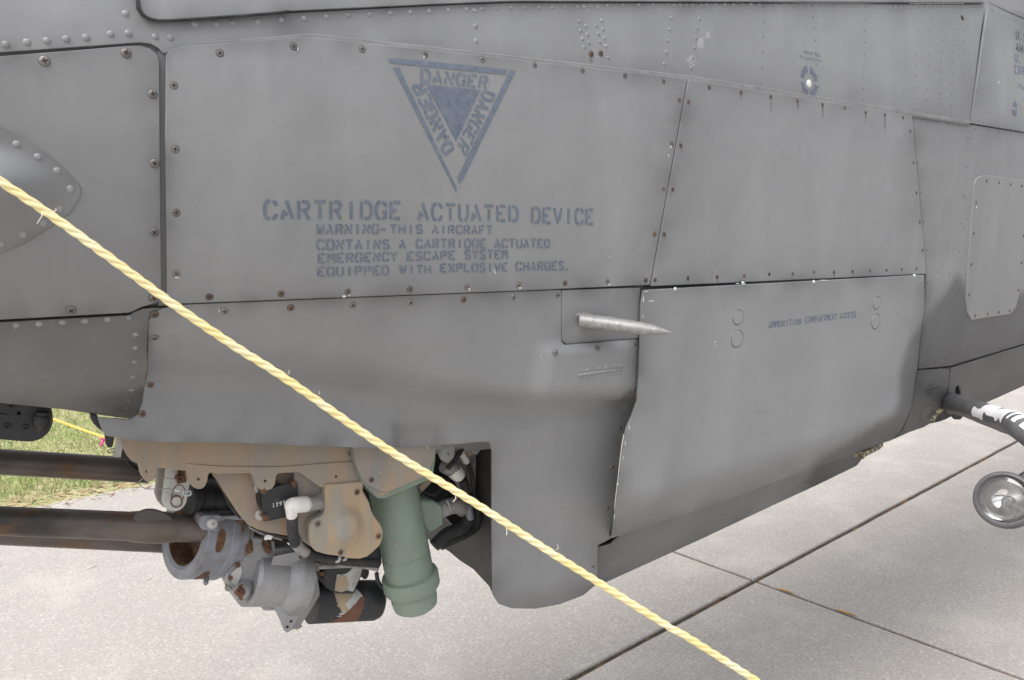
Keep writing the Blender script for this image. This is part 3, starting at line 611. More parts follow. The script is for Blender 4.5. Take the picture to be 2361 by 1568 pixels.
rivet_stuff('small_rivets', (3, 2), [(1402, 302), (1495, 280), (1585, 262), (1670, 255), (1375, 450), (1345, 592), (1643, 390), (1645, 465), (1618, 518), (1440, 222), (1550, 200), (1650, 172), (1845, 112), (1945, 100)], S_aftlow, P_['aftlow'], .0042)
lp = P_['left']
for q in [(410, 563), (1163, 490)]: place('screw', PAN, tl(0, 0)(*q), S_left, .0072, lp)
for q in [(1408, 868), (1425, 1507)]: place('screw', PAN, tl(0, 0)(*q), S_left, .0068, lp)
for q in [(1423, 573), (1415, 1180), (655, 1292)]: place('screw', PAN, tl(0, 1)(*q), S_left, .0069, lp)
rivets((0, 0), [(153, 1330), (348, 1445), (527, 1572)], S_blister, fl, .0050)
rivets((0, 1), [(648, 174), (553, 357), (400, 490), (212, 596), (10, 684)], S_blister, fl, .0050)
rivets((0, 1), [(150, 1433), (360, 1420), (577, 1407), (782, 1395), (992, 1380), (1192, 1363), (1250, 1518)], S_chin, P_['chin'], .0049)
rivets((0, 2), [(1247, 72), (1240, 203), (1228, 340), (1212, 462), (1190, 555), (1168, 628)], S_chin, P_['chin'], .0046)
rivets((0, 1), [(1247, 1640)], S_chin, P_['chin'], .0046)
mp_ = P_['main']
for t, q, me in [((0, 0), (2028, 490), FLAT), ((0, 0), (1602, 787), FLAT), ((0, 0), (1617, 1377), FLAT), ((1, 0), (348, 428), FLAT), ((1, 0), (980, 453), FLAT), ((1, 0), (1560, 502), FLAT), ((1, 0), (2090, 548), FLAT),
                 ((2, 0), (210, 600), FLAT), ((2, 0), (650, 650), FLAT), ((2, 0), (1043, 696), FLAT), ((2, 0), (1398, 748), FLAT), ((2, 0), (1545, 925), FLAT), ((2, 0), (1473, 1330), RUSTY),
                 ((2, 1), (1398, 172), FLAT), ((2, 1), (1315, 592), RUSTY), ((2, 1), (1233, 1018), RUSTY), ((2, 1), (882, 1030), FLAT), ((2, 1), (490, 1045), RUSTY), ((2, 1), (62, 1063), FLAT),
                 ((1, 1), (1945, 1080), FLAT), ((1, 1), (1420, 1102), FLAT), ((1, 1), (847, 1122), FLAT), ((1, 1), (232, 1143), RUSTY), ((0, 1), (1932, 1172), RUSTY), ((0, 1), (1627, 957), FLAT), ((0, 1), (1625, 395), FLAT)]:
    place('screw', me, tl(*t)(*q), S_main, .0057, mp_)
rp = P_['right']
for q in [(1627, 942), (1557, 1343), (1820, 807), (2113, 853)]: place('screw', RUSTY, tl(2, 0)(*q), S_main, .0052, rp)
for q in [(1483, 180), (1403, 593), (1320, 1015), (1622, 998), (1892, 988), (2142, 977)]: place('screw', RUSTY, tl(2, 1)(*q), S_main, .0050, rp)
for q in [(25, 892), (271, 930), (502, 966), (709, 996), (900, 1038), (1079, 1060), (1246, 1085), (1313, 1210), (1343, 1500)]: place('screw', RUSTY, tl(3, 0)(*q), S_main, .0048, rp)
for q in [(12, 962), (228, 958), (425, 943), (608, 943), (779, 937), (942, 930), (1093, 924), (1235, 917), (1370, 910), (1370, 210), (1400, 480), (1427, 742)]: place('screw', RUSTY, tl(3, 1)(*q), S_main, .0048, rp)
cw = P_['cowl']
for t, q, me in [((0, 1), (1425, 1332), PANR), ((0, 1), (1423, 1545), PAN), ((0, 1), (2070, 1300), PAN), ((1, 1), (320, 1270), PANR), ((1, 1), (892, 1245), PAN), ((1, 1), (1423, 1220), PAN), ((1, 1), (1915, 1195), PANR), ((2, 1), (12, 1175), PAN), ((2, 1), (420, 1155), PAN),
                 ((0, 2), (1387, 413), PANR), ((0, 2), (1310, 683), PANR), ((2, 2), (400, 112), PAN), ((2, 2), (790, 72), FLAT), ((2, 2), (1132, 42), PANR), ((2, 2), (1120, 465), PANR), ((2, 2), (995, 812), PAN), ((2, 2), (922, 1172), PAN), ((2, 2), (882, 1548), PAN), ((2, 3), (748, 517), PAN)]:
    place('screw', me, tl(*t)(*q), S_cowl, .0066 if me in (PAN, PANR) and t[0] < 2 else .0056, cw)
rivets((2, 2), [(640, 285), (697, 277), (808, 262), (866, 255), (957, 240), (1000, 238)], S_cowl, cw, .0033)
rivets((2, 2), [(638, 350), (695, 350), (797, 330), (850, 325), (953, 308), (1007, 300)], S_cowl, cw, .0033)
tube('step_flap_hinge', [PS(*tl(2, 2)(x, y), S_cowl) + Vector((0, -.001, 0)) for x, y in ((605, 322), (740, 303), (880, 284), (1030, 265))], .0024, 'plate', cw, 8)
dr = P_['door']
for t, q in [((2, 1), (1507, 1100)), ((3, 1), (425, 1033)), ((3, 1), (1352, 975)), ((2, 1), (2132, 1045))]: place('fastener', dome_mesh('door_fastener', 8, .6, 'zinc') if 'zb' not in P_ else P_['zb'], tl(*t)(*q), S_door, .0052, dr)
rivets((2, 3), [(935, 243), (1020, 240), (1080, 233), (912, 288)], S_door, dr, .0045)
# push-button latches: flush discs in a ring groove
def latch(px, rpx, S, parent, m_='plate'):
    p = PS(*px, S); r = rpx * mpp(p); n = 20; V = []; Fc = []; mi = []
    for rr, dy in ((.001, -.0012), (.9, -.0012), (.93, -.0002), (1.0, -.0002), (1.03, -.0009), (1.06, .001)):
        V += [Vector((p.x + r * rr * math.cos(2 * math.pi * i / n), S(p.x + r * rr * math.cos(2 * math.pi * i / n), p.z + r * rr * math.sin(2 * math.pi * i / n)) + dy, p.z + r * rr * math.sin(2 * math.pi * i / n))) for i in range(n)]
    for k in range(5):
        for i in range(n): j = (i + 1) % n; Fc.append((k * n + i, k * n + j, (k + 1) * n + j, (k + 1) * n + i)); mi.append(1 if k in (2,) else 0)
    new_obj('latch', mesh('latch', V, Fc, False, mi), parent, [m_, 'ring'])
for t, q, r in [((2, 1), (2083, 1358), 18), ((2, 1), (2075, 1555), 21), ((3, 1), (1002, 1225), 15), ((3, 1), (993, 1395), 18)]: latch(tl(*t)(*q), r, S_door, dr)
latch(Z9(625, 1085), 20, S_aftlow, P_['aftlow'], 'hull')
for q in [(2015, 100), (2130, 118), (2238, 132), (2340, 148), (1920, 297), (1898, 585), (1876, 870), (1853, 1152), (1910, 1343), (2025, 1328), (2128, 1312), (2228, 1297), (2310, 1108), (2337, 857), (2357, 605)]:
    place('screw', PANR, tl(3, 1)(*q), S_pl, .0052, P_['plate'])
for t, q in [((2, 0), (730, 495)), ((2, 0), (817, 490))]: place('screw', PANR, tl(*t)(*q), S_skin, .0062, sk)
place('painted_bolt', dome_mesh('vent', 12, .15, 'white'), tl(3, 0)(380, 771), S_skin, .0098, sk)
place('drain_hole', dome_mesh('hole', 10, .12, 'recess'), tl(3, 0)(1792, 165), S_skin, .0085, sk)

# ---- bare white chips and scrapes
def chips(parent, S, lst):
    ps = []
    for x, y, a, b_ in lst:
        n = 7; ps.append([(x + a * math.cos(6.283 * i / n) * random.uniform(.6, 1.2), y + b_ * math.sin(6.283 * i / n) * random.uniform(.6, 1.2)) for i in range(n)])
    return decal('paint_chip', ps, S, 'white', parent, .0009, 50)
chips(mp_, S_main, [(793, 683, 5, 3.5), (805, 681, 2, 1.5), (408, 640, 8, 1.6), (1081, 667, 2, 3), (1199, 664, 5, 1.6), (1404, 656, 4, 1.5), (977, 131, 1.6, 4), (686, 112, 1.2, 4), (1139, 623, 2, 1.5), (1141, 628, 1.5, 3), (1546, 338, 1.4, 5), (1541, 358, 1.2, 4), (1406, 592, 1.4, 1.4)])
chips(dr, S_door, [(1483, 690, 1.6, 9), (1489, 672, 6, 1.2), (1482, 730, .8, 7), (1441, 1022, .8, 6), (1437, 1055, .7, 5), (1424, 1116, 1.2, 5), (1416, 1190, 1.2, 6), (1450, 985, 1.2, 6), (1700, 654, 5, 1.2), (1714, 655, 4, 2), (1900, 646, 14, .9), (1650, 797, 1.4, 1.4), (1648, 788, 1.2, 3), (1502, 694, 9, 1.4)])
chips(sk, S_skin, [(2100 + i * 9, 7.5 + random.random(), 5, 1) for i in range(14)] + [(1597, 140, 12, 9), (1612, 98, 7, 8), (1624, 80, 5, 8)][:0])
chips(cw, S_cowl, [(1182, 682, 3, 1.2), (505, 716, 1.2, 5), (1277, 812, 1.3, 3), (1247, 820, .8, 2)])
chips(P_['aftup'], S_skin, [(2302, 190, 1.2, 4)])
chips(P_['plate'], S_pl, [(2251, 478, 1.2, 4)])

# ---- rust runs, pale overspray smudges and scratches
M['run'] = mat('rust_run', (.17, .11, .075), .8, alpha=(120, .0, .35))
M['smudge'] = mat('pale_overspray', (.6, .6, .61), .7, alpha=(40, .0, .5))
M['scratch'] = mat('paint_scratch', (.42, .42, .42), .7, alpha=(120, .0, .55))
M['scuff'] = mat('dark_scuff', (.12, .12, .12), .7, alpha=(90, .0, .4))
def streaks(lst): return [[(x - w_ * .5, y - 2), (x, y - 4), (x + w_ * .5, y - 2), (x + w_ * .35, y + h_ * .6), (x, y + h_), (x - w_ * .35, y + h_ * .6)] for x, y, w_, h_ in lst]
for q_ in streaks([(1708, 216, 6, 22), (1778, 226, 6, 34), (1840, 235, 7, 20), (1897, 244, 7, 30), (1996, 262, 6, 24), (2040, 268, 6, 40), (1545, 448, 9, 12), (1570, 340, 8, 12), (1532, 545, 8, 12), (1923, 628, 6, 14), (1966, 626, 5, 12), (1586, 640, 7, 12), (1653, 640, 6, 12)]): decal('rust_stain', [q_], S_main, 'run', P_['right'], .0004)
decal('rust_stain', streaks([(1363, 126, 11, 22)]), S_skin, 'run', sk, .0004)
decal('overspray_smudge', [circ(1597, 140, 15, 9, 13), circ(1616, 100, 9, 9, 14), circ(1630, 82, 7, 9, 10)], S_skin, 'smudge', sk, .0004)
def scr(S, m_, parent, lst, w_=.8):
    ps = []
    for pts in lst:
        up_ = [(x, y - w_) for x, y in pts]; ps.append(up_ + [(x, y + w_) for x, y in reversed(pts)])
    decal('scratch', ps, S, m_, parent, .0005, 30)
scr(S_door, 'scratch', dr, [[(1745, 950), (1785, 946)], [(1760, 1000), (1830, 985)], [(1860, 985), (1875, 978)], [(1700, 1110), (1716, 1100)], [(1590, 920), (1640, 1010)]], .7)
scr(S_main, 'scratch', mp_, [[(470, 640), (485, 610), (490, 560)], [(900, 550), (960, 566), (1010, 572)], [(690, 620), (720, 575)], [(860, 430), (866, 408)], [(1383, 430), (1383, 455)], [(820, 270), (860, 262)]], .6)
scr(S_left, 'scratch', lp, [[(265, 655), (280, 642)], [(295, 660), (325, 656)], [(255, 525), (285, 520)], [(60, 520), (80, 530)]], 1.0)
scr(S_cowl, 'scratch', cw, [[(400, 960), (450, 980), (475, 1005)], [(345, 882), (400, 876)], [(1245, 1030), (1252, 1010)], [(1245, 990), (1249, 1000)]], .7)
scr(S_chin, 'scratch', P_['chin'], [[(210, 790), (225, 880), (240, 925)], [(0, 862), (35, 856)], [(200, 935), (235, 950)]], 1.0)
# ---- stencils
def quad(x0, x1, t0, b0, t1=None, b1=None): return ((x0, t0), (x1, t1 or t0), (x0, b0), (x1, b1 or b0))
BIG = [('CARTRIDGE',) + quad(608, 924, 461, 507, 464.5, 507), ('ACTUATED',) + quad(963, 1194, 467, 509, 474, 512), ('DEVICE',) + quad(1225, 1368, 476.5, 516, 481.5, 519)]
for wd in BIG: text('warning_title', [wd], S_main, 'stencil', mp_, wt=.092)
SM = [('WARNING',) + quad(730, 873, 517, 541, 517, 540), ('-',) + quad(876, 891, 518, 540), ('THIS',) + quad(899, 974, 518, 539), ('AIRCRAFT',) + quad(996, 1135, 519, 539, 520, 541),
      ('CONTAINS',) + quad(730, 898, 552, 577.5, 553, 574), ('A',) + quad(920, 935, 552, 574), ('CARTRIDGE',) + quad(959, 1120, 551, 572.5), ('ACTUATED',) + quad(1140, 1267, 551, 572),
      ('EMERGENCY',) + quad(733, 916, 585, 608, 581, 602), ('ESCAPE',) + quad(938, 1049, 581, 602, 578, 599), ('SYSTEM',) + quad(1071, 1170, 576.5, 597.5),
      ('EQUIPPED',) + quad(732, 896, 616, 638, 612.5, 634), ('WITH',) + quad(922, 993, 611.5, 632), ('EXPLOSIVE',) + quad(1015, 1170, 608, 629, 606, 626.5), ('CHARGES.',) + quad(1189, 1316, 604, 625, 602, 623)]
text('warning_text', SM, S_main, 'stencil', mp_, wt=.12)
text('door_text', [('AMMUNITION',) + quad(1772, 1847, 740.7, 757.5, 734.5, 748), ('COMPARTMENT',) + quad(1856, 1930, 731, 746, 722.5, 736.5), ('ACCESS',) + quad(1936, 1973, 721.5, 735, 718, 731)], S_door, 'stencil_faint', dr, wt=.11)
decal('danger_triangle', [ap(TR, q) for q in ([(80, 95), (200, 90), (1375, 210), (1358, 268), (215, 152), (100, 140)], [(138, 190), (205, 185), (832, 1500), (820, 1540), (800, 1500)], [(1405, 220), (1465, 225), (900, 1390), (855, 1450), (832, 1390)], [(500, 375), (1085, 432), (820, 990)])], S_main, 'stencil', mp_, res=40)
text('danger_text', [('DANGER',) + tuple(ap(TR, q)) for q in ([(440, 195), (1175, 285), (440, 345), (1150, 420)], [(1250, 480), (925, 1160), (1112, 430), (835, 1020)], [(690, 1145), (335, 395), (808, 1065), (465, 330)])], S_main, 'stencil', mp_, wt=.10, lift=.0009, gap=.28)
# static-ground roundel: four arc segments round the white bolt, and its faint reversed lettering
c = PS(*Z8(450, 870), S_skin); R0 = 320 / 5.227 / 1.7348 * mpp(c); V = []; Fc = []
for k in range(4):
    for i in range(9):
        a = math.radians(90 * k + 9 + 72 * i / 8)
        for rr in (R0, R0 * .58): V.append(Vector((c.x + rr * math.cos(a) * .92, 0, c.z + rr * math.sin(a) - .05 * rr * math.cos(a))))
    s = k * 18; Fc += [(s + 2 * i, s + 2 * i + 1, s + 2 * i + 3, s + 2 * i + 2) for i in range(8)]
for v in V: v.y = S_skin(v.x, v.z) - .0007
new_obj('ground_roundel', mesh('ground_roundel', V, Fc), sk, ['stencil_faint'])
def ztext(words, S, m, parent, name, wt): text(name, words, S, m, parent, wt=wt)
text('roundel_text', [('HHU',) + tuple(ap(Z8, [(330, 215), (420, 235), (335, 270), (420, 290)])), ('UHO',) + tuple(ap(Z8, [(430, 240), (525, 258), (430, 298), (525, 315)])), ('NOL',) + tuple(ap(Z8, [(560, 265), (695, 300), (560, 335), (695, 365)])),
      ('OD',) + tuple(ap(Z8, [(245, 310), (315, 325), (245, 370), (315, 385)])), ('LUUHN',) + tuple(ap(Z8, [(345, 340), (540, 375), (345, 400), (540, 435)])), ('OHC',) + tuple(ap(Z8, [(570, 385), (715, 410), (570, 445), (715, 470)]))], S_skin, 'stencil_faint', sk, wt=.12)
Z10 = zz(3850, 0, 2.8)
text('service_text', [('U.S.',) + tuple(ap(Z10, [(595, 340), (760, 400), (595, 435), (760, 500)])), ('AH-1',) + tuple(ap(Z10, [(595, 475), (760, 530), (595, 565), (760, 640)]))], S_skin, 'stencil_black', P_['aftup'], wt=.11)
text('service_number', [('U.Z.',) + tuple(ap(Z10, [(580, 595), (750, 640), (580, 690), (750, 745)])), ('ORE',) + tuple(ap(Z10, [(580, 725), (750, 770), (580, 825), (750, 870)])), ('N',) + tuple(ap(Z10, [(625, 935), (700, 950), (625, 990), (700, 1010)]))], S_skin, 'stencil_faint', P_['aftup'], wt=.13)
decal('ground_mark', [ap(Z10, q) for q in ([(562, 1195), (562, 1160), (575, 1132), (597, 1135), (612, 1165), (612, 1205)], [(552, 1225), (608, 1235), (606, 1275), (592, 1302), (565, 1298), (552, 1270)])], S_skin, 'stencil_faint', P_['aftup'])
text('tube_panel_text', [('TUBE',) + tuple(ap(Z9, [(660, 600), (770, 580), (655, 640), (765, 620)])), ('HANDLING',) + tuple(ap(Z9, [(640, 680), (860, 620), (635, 725), (855, 660)])), ('HOLE',) + tuple(ap(Z9, [(625, 750), (755, 710), (620, 790), (750, 755)]))], S_aftlow, 'stencil_black', P_['aftlow'], wt=.13)

# ---- step peg on its plate
a = PS(1338, 738, S_step); tip = PY(1549, 767, -.11)
lathe('step_peg', a, tip, [(0, .0185), (.08, .0185), (.3, .0180), (.58, .0175), (.68, .0165), (.78, .0138), (.88, .0092), (.95, .005), (.985, .0022), (1, .0006)], 'bare', P_['step'], 24, squash=.8)
for k in range(9):
    q = PS(1337 + k * 9, 727 - 3 * math.sin(k) + k * 1.2, S_step)
    lathe('sealant_bead', q + Vector((-.008, .004, 0)), q + Vector((.01, -.007, -.003)), [(0, .004), (.3, .0075), (.7, .006), (1, .002)], 'sealant', P_['step'], 7)

# ================================================================== chin gun: mount
YO = .13
MY = .155
mount_out = ap(Z1, [(240, -200), (300, 40), (350, 150), (400, 250), (450, 340), (500, 400), (560, 425), (620, 450), (640, 520), (650, 590), (680, 665), (720, 715), (770, 735), (820, 715), (860, 680), (885, 600), (885, 530), (900, 505), (1350, 555), (1385, 590), (1400, 700), (1425, 765), (1470, 815), (1540, 842), (1600, 832), (1640, 800), (1675, 720), (1690, 620), (1720, 588), (1750, 580), (1800, 595), (1900, 600)]) + \
    ap(Z2, [(40, 592), (380, 590), (440, 610), (465, 650), (475, 720), (495, 790), (560, 850), (650, 866), (730, 840), (775, 780), (795, 650), (815, 610), (850, 592), (1130, 575), (1200, 600), (1500, 815), (2160, 748), (2200, 700), (2100, 500), (2050, 100), (2050, -200)])
def S_mount(X, Z): return MY + .02 * sstep(1.19, 1.21, Z) * 0 + .0035 * sstep(1.117, 1.121, Z) * -1
gm = flat('gun_mount', mount_out, MY, .022, 'ochre', heli, holes=[circ(*Z1(728, 575), 3.2, 8, 4.2), circ(*Z1(1545, 695), 4.2, 10), circ(*Z2(633, 722), 4.6, 10), circ(*Z2(1745, 655), 4.2, 10)], dome=lambda X, Z: MY - .10 * max(0, .33 - X), res=24, edge_res=8, bevel=1.4)
gm['label'] = 'rust stained ochre casting with bolt lugs'
pxtube('casting_ridge', [Z1(520, 365), Z1(1100, 425), Z1(1700, 485), Z2(250, 505), Z2(900, 500), Z2(1500, 455), Z2(2020, 420)], MY - .001, 1.6, 'ochre', gm, 8)
# solid body behind the plate so the mount reads as a casting
V = []
web = ap(Z1, [(1700, 480), (1860, 690), (1960, 860), (2120, 1100), (2240, 1280), (2330, 1390)]) + ap(Z2, [(380, 1400), (520, 1470), (700, 1520), (980, 1566), (1250, 1560), (1300, 1300), (1300, 560), (40, 500)])
flat('mount_web', web, .195, .05, 'ochre', gm, bevel=2.2)
hs_ = ap(Z2, [(1100, 560), (1560, 760), (1590, 900), (1590, 1180), (1570, 1245), (1520, 1290), (1390, 1330), (1500, 1500)]) + ap(Z5, [(600, 520), (430, 430), (340, 370), (300, 300), (282, 240), (282, 140), (300, 20)]) + ap(Z2, [(1150, 1300), (1100, 900)])
flat('gear_case', hs_, .175, .06, 'dusty', gm, bevel=2)
cov = ap(Z2, [(1580, 790), (1585, 1180), (1560, 1250), (1510, 1295), (1400, 1335), (1350, 1390), (1335, 1470)]) + ap(Z5, [(425, 260), (430, 340), (445, 420), (500, 490), (560, 510), (640, 530), (770, 545), (900, 575), (1030, 580), (1110, 555), (1190, 490), (1260, 420), (1288, 340), (1295, 260), (1270, 190), (1200, 100), (1160, 30)]) + ap(Z2, [(2250, 1060), (2200, 970), (2150, 880), (2160, 740)])
dc = PY(*Z5(835, 190), .15); dR = 215 / 5.23 * mpp(dc)
cv = flat('gear_cover', cov, .15, .022, 'ochre_light', gm, dome=lambda X, Z: .15 - .026 * sstep(1.05, .55, math.hypot(X - dc.x, (Z - dc.z) * .85) / dR), res=12, bevel=2, edge_res=8)
for f, q in [(Z2, (1455, 1390)), (Z2, (2070, 895)), (Z5, (790, 510)), (Z5, (1247, 315))]:
    place('cover_bolt', PANR, f(*q), lambda X, Z: .15, .0058, gm)
    p = PY(*f(*q), .1495); tube('bolt_washer', [p + Vector((.0078 * math.cos(t), 0, .0078 * math.sin(t))) for t in [k * .6283 for k in range(10)]], .0014, 'ochre_light', gm, 6, True)
piv = ap(Z3, [(60, 90), (60, 205), (68, 330), (120, 500), (160, 600), (210, 690), (270, 760), (340, 815), (410, 855), (480, 880), (590, 890), (1140, 662), (1210, 590), (1260, 500), (1300, 400), (1340, 250), (1355, 90)])
flat('pivot_rim', ap(Z3, [(40, 300), (100, 480), (195, 740), (440, 985), (520, 990), (600, 962), (990, 802), (1225, 695), (1300, 580), (1330, 400), (1340, 120), (40, 120)]), .142, .05, 'green', gm, bevel=1.5)
flat('pivot_rim_face', ap(Z3, [(60, 300), (110, 480), (210, 745), (435, 965), (610, 925), (600, 880), (200, 500)]), .138, .004, 'dusty', gm, bevel=1)
flat('pivot_plate', piv, .13, .014, 'dusty', gm, bevel=1.6)
place('cover_bolt', PANR, Z3(335, 705), lambda X, Z: .13, .0062, gm)
flat('inspection_hole', ap(Z2, [(1935, 300), (1950, 240), (1985, 205), (2015, 215), (2020, 330), (1980, 340)]), .1545, .001, 'rust', gm, bevel=.4)
flat('rear_lug', ap(Z3, [(1350, 100), (1345, 220), (1420, 230), (1450, 330), (1490, 415), (1540, 440), (1600, 410), (1635, 320), (1640, 100)]), .22, .02, 'pale_alloy', gm, holes=[circ(*Z3(1552, 300), 2.4, 8, 3.6)])
flat('rear_lug', ap(Z3, [(1925, 0), (1920, 180), (1940, 270), (1990, 310), (2050, 220), (2100, 90), (2100, 0)]), .235, .02, 'pale_alloy', gm, holes=[circ(*Z3(2005, 195), 1.2, 8, 3)])
flat('rear_bracket', ap(Z3, [(1800, 0), (1790, 140), (1840, 260), (1890, 330), (1960, 300), (1920, 180), (1925, 0)]), .24, .012, 'ochre', gm)
flat('rear_plate', ap(Z3, [(1560, 100), (1970, 60), (1970, 800), (1920, 890), (1750, 860), (1600, 500)]), .275, .02, 'tape', gm)
flat('feed_wall', ap(Z3, [(1100, 100), (2160, 0), (2160, 1500), (1700, 1500), (1050, 800)]), .34, .02, 'black_metal', gm)
# counter
flat('round_counter', circ(*Z2(750, 1000), 32, 20, 41), .175, .02, 'black', gm)
ct = flat('round_counter_face', ap(Z2, [(583, 885), (1040, 745), (1140, 745), (1150, 1130), (1140, 1245), (700, 1345), (605, 1345)]), .165, .006, 'black_metal', gm, bevel=.8)
text('counter_digits', [(ch,) + tuple(ap(Z2, [(x - 15, y - 28), (x + 17, y - 33), (x - 15, y + 30), (x + 17, y + 25)])) for ch, x, y in (('1', 755, 1100), ('2', 815, 1086), ('9', 868, 1072), ('5', 925, 1057))], lambda X, Z: .165, 'plastic', gm, wt=.09, lift=.001)
for f, q, r in [(Z2, (1095, 775), 7.5), (Z2, (655, 1310), 8), (Z2, (620, 885), 7)]:
    a = PY(*f(*q), .155); lathe('rusty_bolt', a, a + Vector((-.004, .022, .003)), [(0, r * mpp(a) * .8), (.03, r * mpp(a)), (.25, r * mpp(a)), (.26, r * .6 * mpp(a)), (1, r * .6 * mpp(a))], 'rust', gm, 12)
flat('washer', circ(*Z2(545, 1265), 8.5, 12, 11), .185, .004, 'pale_alloy', gm)
flat('washer', circ(*Z2(520, 840), 8, 12, 10), .185, .004, 'pale_alloy', gm)
# white elbow, collar and hose
def elbow():
    a = PY(*Z2(1275, 1085), .15); b_ = PY(*Z2(1100, 1100), .14); c_ = PY(*Z2(1048, 1130), .14); d = PY(*Z2(1046, 1285), .145); r = 18.5 * mpp(a)
    tube('elbow_fitting', [a] + spline([a.lerp(b_, .1), b_, PY(*Z2(1055, 1115), .14), PY(*Z2(1046, 1180), .141), d], 5)[1:], [r] + [lin(k, [(0, r), (9, r), (13, r * .8), (20, r * .62)]) for k in range(20)], 'plastic', gm, 18)
    e = PY(*Z2(1480, 1050), .17); lathe('cable_collar', a + (a - e) * .05, e, [(0, r * .96), (.1, r * 1.03), (.15, r * .99), (1, r * .98)], 'tape', gm, 18)
    lathe('tape_wrap', e, PY(*Z2(1570, 1030), .175), [(0, r * 1.05), (.4, r * 1.15), (.8, r * 1.2), (1, r * 1.1)], 'pale_alloy', gm, 14)
elbow()
pxtube('drain_hose', [Z2(1060, 1285) + (.145,), Z5(210, 200) + (.15,), Z5(222, 330) + (.16,), Z5(240, 400) + (.175,)], .15, 12.5, 'black', gm, 14)
pxtube('hose_sleeve', [Z5(235, 370) + (.175,), Z5(290, 450) + (.19,), Z5(370, 515) + (.2,)], .18, 13, 'tape', gm, 14)
pxtube('long_hose', [Z5(360, 500) + (.2,), Z5(460, 545) + (.21,), Z5(600, 575) + (.215,), Z5(760, 595) + (.22,), Z5(950, 620) + (.225,), Z5(1250, 640) + (.23,)], .21, 11.5, 'black', gm, 12)
pxtube('hose_clip', [Z5(735, 620) + (.21,), Z5(770, 610) + (.205,), Z5(785, 560) + (.205,)], .2, 4, 'pale_alloy', gm, 8)
pxtube('hose_clip', [Z5(820, 600) + (.21,), Z5(850, 590) + (.205,), Z5(865, 560) + (.205,)], .2, 3.5, 'pale_alloy', gm, 8)
flat('under_frame', ap(Z5, [(380, 520), (900, 560), (1180, 470), (1260, 430), (1285, 640), (1240, 680), (900, 660), (620, 640), (460, 600)]), .26, .05, 'black_metal', gm)
pxtube('brown_cable', [Z5(520, 690) + (.27,), Z5(640, 680) + (.27,), Z5(900, 670) + (.27,), Z5(1130, 690) + (.26,), Z5(1250, 720) + (.25,)], .26, 6, 'tape', gm, 8)
pxtube('cable_loop', [Z5(1225, 760) + (.28,), Z5(1240, 850) + (.28,), Z5(1290, 930) + (.28,), Z5(1370, 980) + (.28,)], .28, 5, 'black', gm, 8)
flat('small_knob', circ(*Z5(570, 745), 8, 10, 9), .30, .02, 'rust', gm)
flat('small_bracket', ap(Z5, [(440, 640), (620, 650), (600, 730), (560, 750), (520, 740), (450, 690)]), .3, .03, 'dusty', gm)

pxtube('wire_bundle', [Z1(1700, 700) + (.24,), Z1(1830, 720) + (.235,), Z1(1950, 900) + (.235,), Z1(2050, 1120) + (.24,), Z1(2200, 1290) + (.25,)], .24, 4, 'black', gm, 8)
pxtube('wire_bundle', [Z2(420, 1420) + (.2,), Z2(600, 1510) + (.21,), Z2(820, 1570) + (.215,), Z2(1000, 1600) + (.22,), Z2(1180, 1640) + (.22,)], .21, 5, 'black', gm, 8)
pxtube('wire_bundle', [Z2(380, 1440) + (.215,), Z2(620, 1560) + (.22,), Z2(900, 1640) + (.225,)], .22, 3, 'tape', gm, 8)
for q in ((1120, 880), (1080, 960), (1150, 1010)): pxtube('loose_cable', [Z3(q[0], q[1]) + (.27,), Z3(q[0] + 180, q[1] + 60) + (.26,), Z3(q[0] + 330, q[1] - 60) + (.27,), Z3(q[0] + 420, q[1] - 220) + (.28,)], .27, 5 + q[0] % 3, 'black', gm, 8)
flat('cable_clamp', ap(Z3, [(1090, 820), (1210, 700), (1290, 640), (1310, 700), (1230, 790), (1120, 900)]), .255, .02, 'dusty', gm)
flat('wire_tag', ap(Z4, [(1640, 440), (1690, 390), (1720, 360), (1760, 370), (1740, 400), (1770, 410), (1740, 470), (1700, 460), (1650, 475)]), .21, .004, 'plastic', gm, bevel=.5)
# ---- green drive motor
A = PY(901, 1100, .245); B = PY(959, 1398, .245); r = 55 * mpp(A.lerp(B, .5)); L_ = 1
dm = lathe('drive_motor', A, B, [(0, r), (.565, r * 1.02), (.572, r * .985), (.582, r * .985), (.589, r * 1.02), (.735, r * 1.02), (.74, r * 1.17), (.75, r * 1.2), (.835, r * 1.2), (.845, r * 1.17), (.85, r * .99), (.94, r * .98), (.985, r * .93), (1.0, r * .82)], 'green', heli, 40)
dm['label'] = 'pale green cylinder with a collar'
flat('motor_tab', [tl(1, 3)(*q) for q in ((1435, 860), (1505, 850), (1507, 962), (1450, 962))], .235, .012, 'dusty', dm, holes=[[tl(1, 3)(*q) for q in ((1450, 893), (1462, 890), (1464, 908), (1452, 910))]])
flat('motor_label_screw', circ(*Z5(1455, 412), 4.5, 10, 4), .185, .003, 'tape', dm, bevel=.5)
jb = ap(Z3, [(1060, 1060), (1180, 1045), (1300, 1060), (1390, 1100), (1425, 1130), (1440, 1190), (1450, 1390), (1260, 1520), (1200, 1450), (1150, 1300)])
flat('junction_box', jb, .225, .06, 'green', dm, bevel=4)
pxtube('taped_cable', [Z3(1380, 1210) + (.25,), Z3(1480, 1150) + (.25,), Z3(1600, 1110) + (.255,), Z3(1720, 1110) + (.27,), Z3(1770, 1160) + (.30,)], .26, 19, 'tape', dm, 16)
pxtube('taped_cable_band', [Z3(1520, 1030) + (.228,), Z3(1560, 1120) + (.224,), Z3(1570, 1240) + (.232,)], .23, 1.6, 'pale_alloy', dm, 6)
